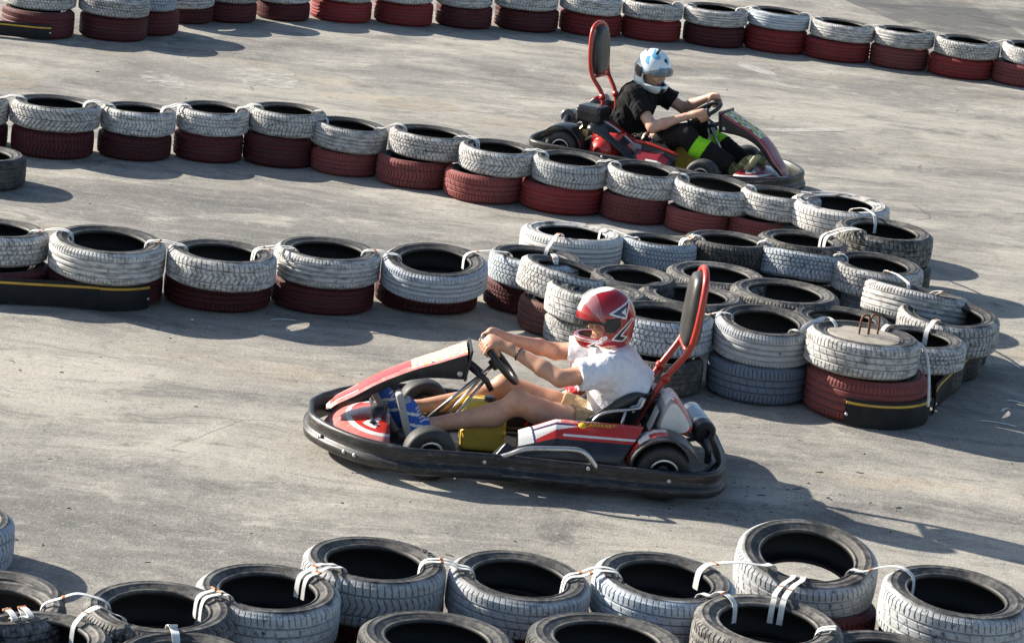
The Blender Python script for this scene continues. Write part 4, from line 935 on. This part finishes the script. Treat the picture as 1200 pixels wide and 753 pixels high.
# ------------------------------------------------------------------ the drivers
def skin_mat(name,c):
    n=N(name); o=n.coord(); f=n.noise(o,16,6,.68); n.bump(n.noise(o,180,3,.6),.15,.002); n.set(color=n.mix(n.ramp(f,.35,.7,0,.75),c,(c[0]*.82,c[1]*.66,c[2]*.60)),rough=.48)
    n.b.inputs['Subsurface Weight'].default_value=.08; n.b.inputs['Subsurface Radius'].default_value=(.012,.005,.003); return n.m
def cloth(name,c,c2=None,sc=60,bump=.25):
    n=N(name); o=n.coord(); f=n.noise(o,sc,4,.6); w_=n.noise(n.mapping(o,(1,1,1)),14,4,.6,1.2)
    n.set(color=n.mix(n.ramp(f,.4,.65,0,.5),c,c2 or tuple(q*.85 for q in c)),rough=.9,spec=.2); n.b.inputs['Sheen Weight'].default_value=.12 if c[0]>.1 else 0.
    w2=n.noise(n.mapping(o,(1,.6,1.5)),26,3,.55,2.5); n.bump(n.math('ADD',n.math('ADD',n.math('MULTIPLY',w_,1.),n.math('MULTIPLY',w2,.6)),n.math('MULTIPLY',f,.12)),bump*1.5,.014); return n.m
def hand(s,cx,cz,phi,wrist,side,flip=1,tilt=47.,wroll=0.):
    """fingers close round the rim of the wheel at angle phi; returns nothing, draws into the body field"""
    ct_,st_=math.cos(R(tilt)),math.sin(R(tilt)); u=np.array((ct_,0,st_)); v=np.array((0,1.,0)); ax=np.array((-st_,0,ct_)); cw_,sw_=math.cos(R(wroll)),math.sin(R(wroll)); v,ax=v*cw_+ax*sw_,ax*cw_-v*sw_; C=np.array((cx,0,cz))
    n_=u*math.sin(phi)+v*math.cos(phi); t=u*math.cos(phi)-v*math.sin(phi); c=C+n_*.140
    wr=np.array(wrist,float); lens=(.92,1.,.96,.82); rad=(.0090,.0094,.0090,.0080)
    if flip<0: t=-t
    for i in range(4):
        o=t*((i-1.5)*.0205); L=lens[i]; base=c+o
        pt=lambda ang,rho:base+ (n_*math.cos(R(ang))+ax*math.sin(R(ang)))*rho
        mcp=pt(62,.048); p1=pt(8,.0335*(.6+.4*L)+.002); p2=pt(-62,.029); p3=pt(-120,.0265); p4=pt(-165,.0255)
        s.cap(wr*.25+mcp*.75+ (wr-mcp)*.45,mcp,.015,.0125,.014)
        s.chain([mcp,p1,p2],[rad[i]*1.18,rad[i]*1.08,rad[i]],.004)
        s.chain([p2,p3]+([p4] if L>.9 else []),[rad[i],rad[i]*.92]+([rad[i]*.82] if L>.9 else []),.003)
    palm=c+n_*.022+ax*.046+t*.0; s.cap(wr*.35+palm*.65,palm,.026,.026,.02); s.cap(wr,palm+t*.018,.022,.020,.02); s.cap(wr,palm-t*.018,.022,.018,.02)
    tb=palm+t*(-.030)+ (wr-palm)*.35; b2=c-t*.052+ax*.036+n_*.004; b3=c-t*.068+ax*.026-n_*.022
    s.chain([tb,b2,b3],[.0150,.0115,.0095],.010)
def driver(name,label,kart,J,mats,long_pants=False,sy=(1,-1)):
    """J: joint positions in kart space"""
    skin,shirt_m,pant_m=mats[:3]; g=lambda k:np.array(J[k],float)
    lo=(-.80,-.48,.0); hi=(1.02,.48,1.06)
    s=SDF(lo,hi,.006)
    hip,belly,chest,neck,head=g('hip'),g('belly'),g('chest'),g('neck'),g('head')
    # torso
    s.ell(hip,(.135,.165,.115),0); s.ell(belly,(.115,.15,.13),.06); s.ell(chest,(.12,.165,.15),.07)
    s.cap(chest+(0,0,.08),neck,.085,.055,.05); s.cap(neck,head+np.array((-.015,0,-.04)),.052,.052,.03)
    Mh=np.array(Matrix.Rotation(J['yaw'],3,'Z')@Matrix.Rotation(J['nod'],3,'Y')); hp=lambda p:head+Mh@np.array(p)
    s.ell(head+(0,0,.01),(.094,.076,.112),.02,M=Mh); s.ell(hp((.03,0,-.065)),(.062,.052,.052),.03,M=Mh); s.ell(hp((.055,0,-.095)),(.026,.024,.018),.02,M=Mh)
    s.cap(hp((.086,0,.012)),hp((.110,0,-.028)),.009,.0125,.012); s.ell(hp((.100,.010,-.034)),(.011,.010,.008),.006,M=Mh); s.ell(hp((.100,-.010,-.034)),(.011,.010,.008),.006,M=Mh)
    s.ell(hp((.085,0,.040)),(.012,.055,.011),.015,M=Mh); s.ell(hp((.088,.0,-.063)),(.011,.022,.006),.006,M=Mh); s.ell(hp((.086,.0,-.073)),(.011,.019,.006),.006,M=Mh)
    for q in(-1,1):
        s.ell(hp((.090,.031*q,.014)),(.014,.017,.011),.006,'s',M=Mh); s.ell(hp((.078,.045*q,-.03)),(.02,.02,.018),.02,M=Mh); s.ell(hp((-.005,.077*q,-.01)),(.018,.009,.028),.006,M=Mh)
    for q,k in ((1,'l'),(-1,'r')):
        shd,elb,wri=g('sh_'+k),g('el_'+k),g('wr_'+k)
        s.cap(chest+np.array((0,.10*q,.06)),shd,.08,.062,.04); s.cap(shd,elb,.057,.043,.03); s.cap(elb,elb*.65+wri*.35,.043,.042,.02); s.cap(elb*.65+wri*.35,wri,.042,.027,.02)
        hand(s,J['wheel'][0],J['wheel'][1],J['phi_'+k],wri,q,J.get('flip_'+k,q),J.get('tilt',47.),J.get('wroll',0.))
        h_,kn,an,he,to=[g(a+'_'+k) for a in('hp','kn','an','he','to')]
        s.cap(h_,h_*.5+kn*.5,.098,.084,.05); s.cap(h_*.5+kn*.5,kn,.084,.061,.03); s.ell(kn,(.062,.057,.060),.02)
        cf=kn*.68+an*.32; cf=cf+np.array((-.02,0,-.028)); s.cap(kn,cf,.053,.058,.03); s.cap(cf,an,.058,.035,.03); s.cap(an,he,.036,.03,.02); s.cap(he,to,.034,.026,.02)
    def bf(C):
        r=np.zeros(len(C)); q=(C-head)@Mh; lips=(q[:,0]>.085)&(np.abs(q[:,1])<.021)&(np.abs(q[:,2]+.068)<.009); r[lips]=1
        br=(q[:,0]>.07)&(np.abs(np.abs(q[:,1])-.033)<.020)&(np.abs(q[:,2]-.036)<.006); r[br]=2; return r
    body=s.build(name,[skin,mats[3],mats[4]],None,bf); tag(body,label,'person','drivers of the karts'); body.location=kart.location; body.rotation_euler=kart.rotation_euler
    for q in(-1,1):
        e=MB(); c=hp((.083,.031*q,.014)); M=Matrix(Mh.tolist())
        e.lathe([(.0105*math.cos(R(a)),.0105*math.sin(R(a))) for a in range(-90,91,15)],c,M@Matrix.Rotation(PI/2,3,'Y'),16); e.v=e.v
        mi=[];  
        for f in e.f:
            cc=sum((Vector(e.v[i]) for i in f),Vector())/len(f); d=(cc-Vector(c)).normalized()@Vector(M@Vector((1,0,0))); mi.append(2 if d>.93 else (1 if d>.80 else 0))
        e.mi=mi; e.build('eye',[EYEW,EYEI,EYEB],body)
    bodyV=s.V
    # shirt
    t=SDF(lo,hi,.006); wr_=J['wrinkle']; wy=J.get('hang',.0)
    hem=J['hem']; hn=(-.25,0,-1)
    t.ell(chest,(.145,.20,.17),0); t.ell(belly,(.142,.178,.17),.07); t.cap(chest+(0,0,.10),neck+(0,0,-.02),.092,.064,.05,cuts=((neck+(0,0,.012),(.25,0,1)),))
    if wy: t.ell(belly+np.array((-.075,0,.09)),(.135,.21,.135),.07); t.cap(belly+np.array((-.15,-.13,.05)),belly+np.array((-.15,.13,.05)),.058,.058,.06)
    t.ell(belly+np.array((.01,0,-.10)),(.140,.165,.13),.05)
    for q,k in ((1,'l'),(-1,'r')):
        shd,elb=g('sh_'+k),g('el_'+k); f=J['sleeve']; e=shd*(1-f)+elb*f; d=elb-shd
        t.cap(chest+np.array((0,.09*q,.06)),shd,.10,.082,.05); t.cap(shd,shd+d*(f+.25),.080,.083,.04,cuts=((e,d),))
    X,Y,Z=np.meshgrid(*t.ax,indexing='ij',sparse=True)
    t.V=np.maximum(t.V,(hem[2]-Z)+.35*(hem[0]-X)*(-1 if wy else -.0)) if False else np.maximum(t.V,hem-Z+(np.maximum(0,-1.7*(X+.36)) if wy else 0))
    t.V=t.V+(wr_*(np.sin(38*X+22*Z+5*np.sin(23*Y+9*Z))*.6+np.sin(55*Z-31*X+17*np.sin(11*X+16*Y))*.4+np.sin(90*Z+40*Y+6*np.sin(30*X))*.2)).astype(np.float32)
    t.V=np.maximum(t.V,-(bodyV+.001)); t.V=np.maximum(t.V,-(np.maximum(np.maximum(bodyV-.003,-(Z-hem+.0)+0*X),-9)) if False else t.V)
    t.build('t_shirt',[shirt_m],body)
    # legs of shorts or trousers
    p=SDF(lo,hi,.006)
    p.ell(hip+(0,0,.0),(.150,.178,.125),0); p.ell(hip+(0,0,.07),(.135,.168,.09),.05)
    X,Y,Z=np.meshgrid(*p.ax,indexing='ij',sparse=True)
    for k in('l','r'):
        h_,kn,an=[g(a+'_'+k) for a in('hp','kn','an')]
        if not long_pants:
            f=.46; d=kn-h_; p.cap(h_,h_+d*(f+.2),.112,.106,.05,cuts=((h_+d*f,d),))
        else:
            d=an-kn; p.cap(h_,h_*.5+kn*.5,.105,.088,.05); p.cap(h_*.5+kn*.5,kn,.088,.074,.03); p.ell(kn,(.074,.07,.072),.02)
            cf=kn*.68+an*.32+np.array((-.02,0,-.028)); p.cap(kn,cf,.074,.078,.03); p.cap(cf,an,.078,.066,.03,cuts=((kn+d*.97,d),)); p.cap(kn*.55+an*.45,an+d*.2,.074,.064,.03,cuts=((kn+d*.97,d),))
    p.V=p.V+(.004*(np.sin(60*X+35*Z+7*np.sin(20*Y))*.6+np.sin(80*Z-50*X+5*np.sin(25*X+10*Y))*.4)).astype(np.float32)
    p.V=np.maximum(p.V,-(bodyV+.001))
    def pf(C):
        r=np.zeros(len(C))
        if long_pants:
            for k in('l','r'):
                kn,an=g('kn_'+k),g('an_'+k); d=an-kn; tt=((C-kn)@d)/(d@d); near_=np.linalg.norm(C-(kn+np.clip(tt,0,1)[:,None]*d),axis=1)<.12
                r[(tt>.20)&(tt<.44)&near_]=1
        return r
    p.build('trousers' if long_pants else 'shorts',[pant_m,LIME],body,pf)
    # shoes
    for k in('l','r'):
        an,he,to=[g(a+'_'+k) for a in('an','he','to')]; fd=to-he; fd/=np.linalg.norm(fd); up=(an-he)-fd*((an-he)@fd); up/=np.linalg.norm(up); sd=np.cross(up,fd)
        e=SDF(np.minimum(np.minimum(an,he),to)-.12,np.maximum(np.maximum(an,he),to)+.12,.0045); M=np.stack([fd,sd,up],1)
        md=he*.5+to*.5
        e.ell(he+up*.022,(.052,.042,.052),0,M=M); e.ell(md+up*.012,(.10,.044,.046),.04,M=M); e.ell(to-fd*.01+up*.0,(.060,.046,.038),.03,M=M); e.cap(he+up*.03,an+up*.02,.044,.050,.03,cuts=((an+up*.005,up),))
        e.box(md+fd*.015-up*.031,(.150,.049,.019),.012,.006,M=M)
        e.ell(an+up*.03,(.038,.038,.05),.004,'s',M=M)
        def sf(C,he=he,fd=fd,up=up,sd=sd,an=an):
            q=C-he; a_,b_,c_=q@fd,q@sd,q@up; L=np.linalg.norm(to-he)
            r=np.zeros(len(C)); r[c_<-.013]=1; la=(a_>.05)&(a_<.155)&(c_>.012)&(np.abs(b_)<.034); r[la&(((a_*55)%1.)<.33)]=2; r[(a_>.19)&(c_<.02)]=1
            st=(np.abs(b_)>.03)&(a_>.05)&(a_<.16)&((((a_+c_*.5)*16)%1.)<.28)&(c_>-.012); r[st]=2; return r
        e.build('shoe',mats[5:8],body,sf)
    return body,Mh
def helmet(body,c,yaw,nod,mats,fn,visor_mat,hinge_mat,vis=(26,60),r=(.147,.124,.152),sc=1.):
    s=SDF((-.20,-.17,-.21),(.21,.17,.20),.0036)
    s.ell((0,0,0),r,0); s.ell((.055,0,-.085),(.093,.090,.080),.05); s.ell((-.03,0,-.09),(.10,.10,.07),.04)
    s.box((.138,0,-.047),(.118,.15,.037),.032,.006,'s',M=Matrix.Rotation(R(-2),3,'Y'))       # eye port
    s.ell((-.004,0,-.004),(r[0]-.026,r[1]-.026,r[2]-.026),.01,'s'); s.ell((.048,0,-.085),(.078,.072,.062),.01,'s'); s.cap((-.005,0,-.06),(-.01,0,-.26),.088,.085,.015,'s'); s.cap((.03,0,-.04),(.03,0,-.26),.066,.07,.015,'s')
    # eyebrow lip and vents
    X=None
    M=Matrix.Rotation(yaw,3,'Z')@Matrix.Rotation(nod,3,'Y')
    def mf(C):
        x,y,z=C.T; inner=np.sqrt((x/(r[0]-.016))**2+(y/(r[1]-.016))**2+(z/(r[2]-.016))**2)<1
        inner|=np.sqrt(((x-.048)/.083)**2+(y/.077)**2+((z+.085)/.067)**2)<1; q=fn(x,y,z); q[inner]=1; q[z<-.158]=1; return q
    h=s.build('helmet',mats,body,mf); h.location=c; h.rotation_euler=M.to_euler(); h.scale=(sc,sc,sc)
    # lifted shield
    rows=[]
    for i in range(9):
        e=R(vis[0]+(vis[1]-vis[0])*i/8); row=[]
        for j in range(25):
            a=R(-82+164*j/24); k=1.035+.02*math.cos(a); cz=math.sin(e)*math.cos(a); 
            row.append(Vector((r[0]*k*math.cos(a)*math.cos(e)+.006,r[1]*1.02*k*math.sin(a)*(1-.06*math.sin(e)),r[2]*k*cz*.98-.02*(1-math.cos(a)))))
        rows.append(row)
    mb=MB(); mb.loft(rows,closed_ring=False); mb.build('visor',visor_mat,h,solid=.003)
    for q in(-1,1):
        mb=MB(); rr_=.9
        pts=[(.012,.022),(-.058,.034),(-.062,-.012),(-.03,-.046),(.012,-.046),(.022,-.01)]; rings=[]
        for d,sc in((-.012,1.),(.004,1.),(.008,.88),(.009,.3)):
            rings.append([Vector((-.018+(x+.02)*sc,q*(r[1]*math.sqrt(max(.05,1-((-.018+(x+.02)*sc)/r[0])**2-((z*sc)/r[2])**2))+d),z*sc-.004)) for x,z in pts])
        mb.loft(rings); mb.build('visor_hinge',hinge_mat,h,auto=30)
    return h
EYEW=simple('eye_white',(.75,.73,.70),.2,dirt=0); EYEI=simple('eye_iris',(.12,.07,.04),.2,dirt=0); EYEB=simple('eye_pupil',(.01,.01,.01),.15,dirt=0)
LIME=cloth('lime_reflective_band',(.32,.78,.02),(.26,.66,.02))
SKIN1=skin_mat('tanned_skin',(.56,.31,.205)); SKIN2=skin_mat('pale_skin',(.60,.37,.27)); LIP=simple('lips',(.42,.14,.12),.4,dirt=.1); BROW=simple('brow_hair',(.05,.03,.02),.7,dirt=0)
TEE=cloth('white_tee_cotton',(.79,.79,.83),(.68,.66,.72),30,.3); KHA=cloth('khaki_cotton',(.42,.30,.17),(.36,.25,.13),50,.4)
TEEB=cloth('black_tee_cotton',(.010,.010,.011),(.016,.016,.016),30,.3); PANTB=cloth('black_trousers_cloth',(.014,.0135,.013),(.022,.021,.02),40,.4)
SH_BL=simple('blue_shoe_canvas',(.03,.10,.42),.8,dirt=.3,dirtcol=(.12,.2,.45),scale=40); SH_GR=simple('grey_shoe_sole',(.38,.37,.34),.7,dirt=.5,dirtcol=(.20,.19,.17),scale=30); SH_WH=simple('white_shoe_stripe',(.72,.72,.70),.7,dirt=.2)
SH_OL=simple('olive_shoe_fabric',(.13,.13,.04),.8,dirt=.7,dirtcol=(.05,.055,.04),scale=45); SH_YS=simple('yellowish_shoe_sole',(.42,.40,.22),.7,dirt=.4,scale=30); SH_DK=simple('dark_lace',(.30,.30,.14),.8,dirt=.4,scale=50)
H_RED=simple('helmet_red',(.30,.005,.012),.15,dirt=.06,dirtcol=(.20,.01,.02),scale=8,coat=.8); H_BLK=simple('helmet_black',(.012,.012,.014),.4,dirt=.1); H_WHT=simple('helmet_white',(.74,.74,.74),.2,dirt=.08,coat=.5); H_NAV=simple('helmet_navy',(.012,.014,.06),.2,dirt=.05,coat=.5)
H_ICE=simple('helmet_ice_white',(.74,.80,.82),.2,dirt=.22,dirtcol=(.45,.66,.78),scale=22,coat=.5); H_CY=simple('helmet_light_blue',(.16,.45,.66),.2,dirt=.4,dirtcol=(.05,.22,.42),scale=28,coat=.5)
def glass(name,c,a,rough=.08):
    n=N(name); n.set(color=c,rough=rough,alpha=a,spec=.6); return n.m
VIS1=glass('clear_raised_shield',(.80,.82,.84),.12); VIS2=glass('smoked_shield',(.18,.21,.23),.45)
def px2(a): return [((350-x)/1785.,(368-y)/1785.) for x,y in a]
TRI=px2([(355,285),(540,180),(500,325)]); TRI2=px2([(455,272),(503,236),(496,296)]); SLASH=px2([(392,518),(470,425),(562,332),(578,345),(470,478),(524,496),(488,532)])
CHIN=px2([(188,602),(335,488),(346,502),(250,578),(300,596),(270,612)]); FORE=px2([(70,300),(110,205),(205,128),(310,86),(400,76),(490,96),(400,104),(310,118),(240,150),(225,166),(165,215),(118,300)])
def h1fn(x,y,z):
    r=np.zeros(x.shape); side=np.abs(y)>.02
    f=inpoly(x,z,FORE)&(np.abs(y)<.045); r[f]=2  # white crown stripe with the visor's reflection painted into it
    for pg,bw in ((TRI,.0055),(SLASH,.005),(CHIN,.0045)):
        i=inpoly(x,z,pg); d=distpoly(x,z,pg); r[i&side]=3 if pg is TRI else 1; r[(d<bw*.7)&side]=2
    r[inpoly(x,z,TRI2)&side]=2
    lip=(z<-.089)&(z>-.095)&(x>.02); r[lip]=2; lip2=(z<-.103)&(z>-.107)&(x>.02); r[lip2]=2
    r[(z>-.012)&(z<.004)&(x>.02)]=1
    return r
def h2fn(x,y,z):
    r=np.full(x.shape,0.); n=np.sin(38*x+21*z+3*np.sin(30*y))+np.sin(47*y-25*z+2*np.sin(40*x))+.6*np.sin(80*z+60*x)
    r[n>1.4]=2; r[(z<.055)&(z>.0)&(x>.08)&(np.abs(y)<.06)&(n>-.9)]=2; r[(np.abs(y)>.055)&(z<-.10)&(x>.02)&(x<.09)&(n>.0)]=2
    r[(np.hypot(y-.0,(z-.098)*1.2)<.014)&(x>.05)]=1; r[(z<-.10)&(z>-.15)&(x>.10)&(np.abs(y)<.022)]=1
    r[(z>.128)&(np.sin(60*x+40*y)>.75)]=1; r[(z>-.012)&(z<-.004)&(x>.02)]=1
    return r
kart1=make_kart('go_kart',503,530,(.59,.45,.134),185,True,'red and black rental kart in the foreground driven by the red-helmeted driver')
kart2=make_kart('go_kart',823,206.5,(.59,-.45,.134),-25,False,'dark red kart behind the tyre row, driven by the driver in black',shear=.14,tilt=28.,wroll=17.,whl=(.365,.55))
J1=dict(hip=(-.37,0,.185),belly=(-.385,0,.34),chest=(-.355,0,.485),neck=(-.315,0,.645),head=(-.303,0,.782),yaw=R(2),nod=R(4),
 sh_l=(-.285,.185,.565),sh_r=(-.285,-.185,.57),el_l=(-.045,.265,.525),el_r=(-.06,-.265,.53),wr_l=(.215,.135,.625),wr_r=(.205,-.155,.605),phi_l=R(52),phi_r=R(140),
 hp_l=(-.33,.10,.175),hp_r=(-.33,-.10,.175),kn_l=(.145,.20,.365),kn_r=(.19,-.17,.345),an_l=(.585,.13,.185),an_r=(.655,-.11,.205),he_l=(.655,.135,.125),he_r=(.735,-.115,.13),to_l=(.705,.14,.285),to_r=(.835,-.125,.275),
 wheel=(.25,.525),sleeve=.62,wrinkle=.0075,hem=.20,hang=1)
person1,_=driver('person','driver in a white tee, khaki shorts and red helmet, both hands on the wheel',kart1,J1,[SKIN1,TEE,KHA,LIP,BROW,SH_BL,SH_GR,SH_WH])
helmet(person1,(-.272,0,.800),R(2),R(2),[H_RED,H_BLK,H_WHT,H_NAV],h1fn,VIS1,H_BLK,(36,66),sc=1.05)
mb=MB(); w0,w1=Vector(J1['wr_l']),Vector(J1['el_l']); d=(w1-w0).normalized(); c_=w0+d*.055; a_=d.orthogonal().normalized(); b_=d.cross(a_)
mb.sweep([c_+(a_*math.cos(t)+b_*math.sin(t))*.0335 for t in np.linspace(0,2*PI,25)[:-1]],.0035,6,closed=True); mb.build('bracelet',H_BLK,person1)
k2=lambda x,y,z:(x+.19*max(0,z-.18),y,z)
cx2=.365
J2=dict(hip=(-.29,0,.18),belly=(-.27,0,.34),chest=(-.22,0,.51),neck=(-.15,0,.665),head=(-.105,0,.79),yaw=R(-22),nod=R(10),
 sh_l=(-.135,.19,.61),sh_r=(-.165,-.19,.61),el_l=(.07,.27,.50),el_r=(.06,-.285,.405),wr_l=(cx2-.035,.19,.645),wr_r=(cx2-.085,-.185,.515),phi_l=R(28),phi_r=R(165),tilt=28.,wroll=17.,
 hp_l=(-.26,.10,.175),hp_r=(-.26,-.10,.175),kn_l=(.33,.15,.39),kn_r=(.32,-.20,.375),an_l=(.70,.13,.19),an_r=(.69,-.13,.19),he_l=(.76,.13,.12),he_r=(.755,-.13,.12),to_l=(.84,.14,.27),to_r=(.845,-.15,.265),
 wheel=(cx2,.55),sleeve=.62,wrinkle=.0075,hem=.22)
person2,_=driver('person','driver in a black tee, black trousers with lime bands and pale blue helmet',kart2,J2,[SKIN2,TEEB,PANTB,LIP,BROW,SH_OL,SH_YS,SH_DK],True)
helmet(person2,(-.112,0,.806),R(-24),R(7),[H_ICE,H_BLK,H_CY,H_NAV],h2fn,VIS2,H_BLK,(-2,20),sc=1.10)
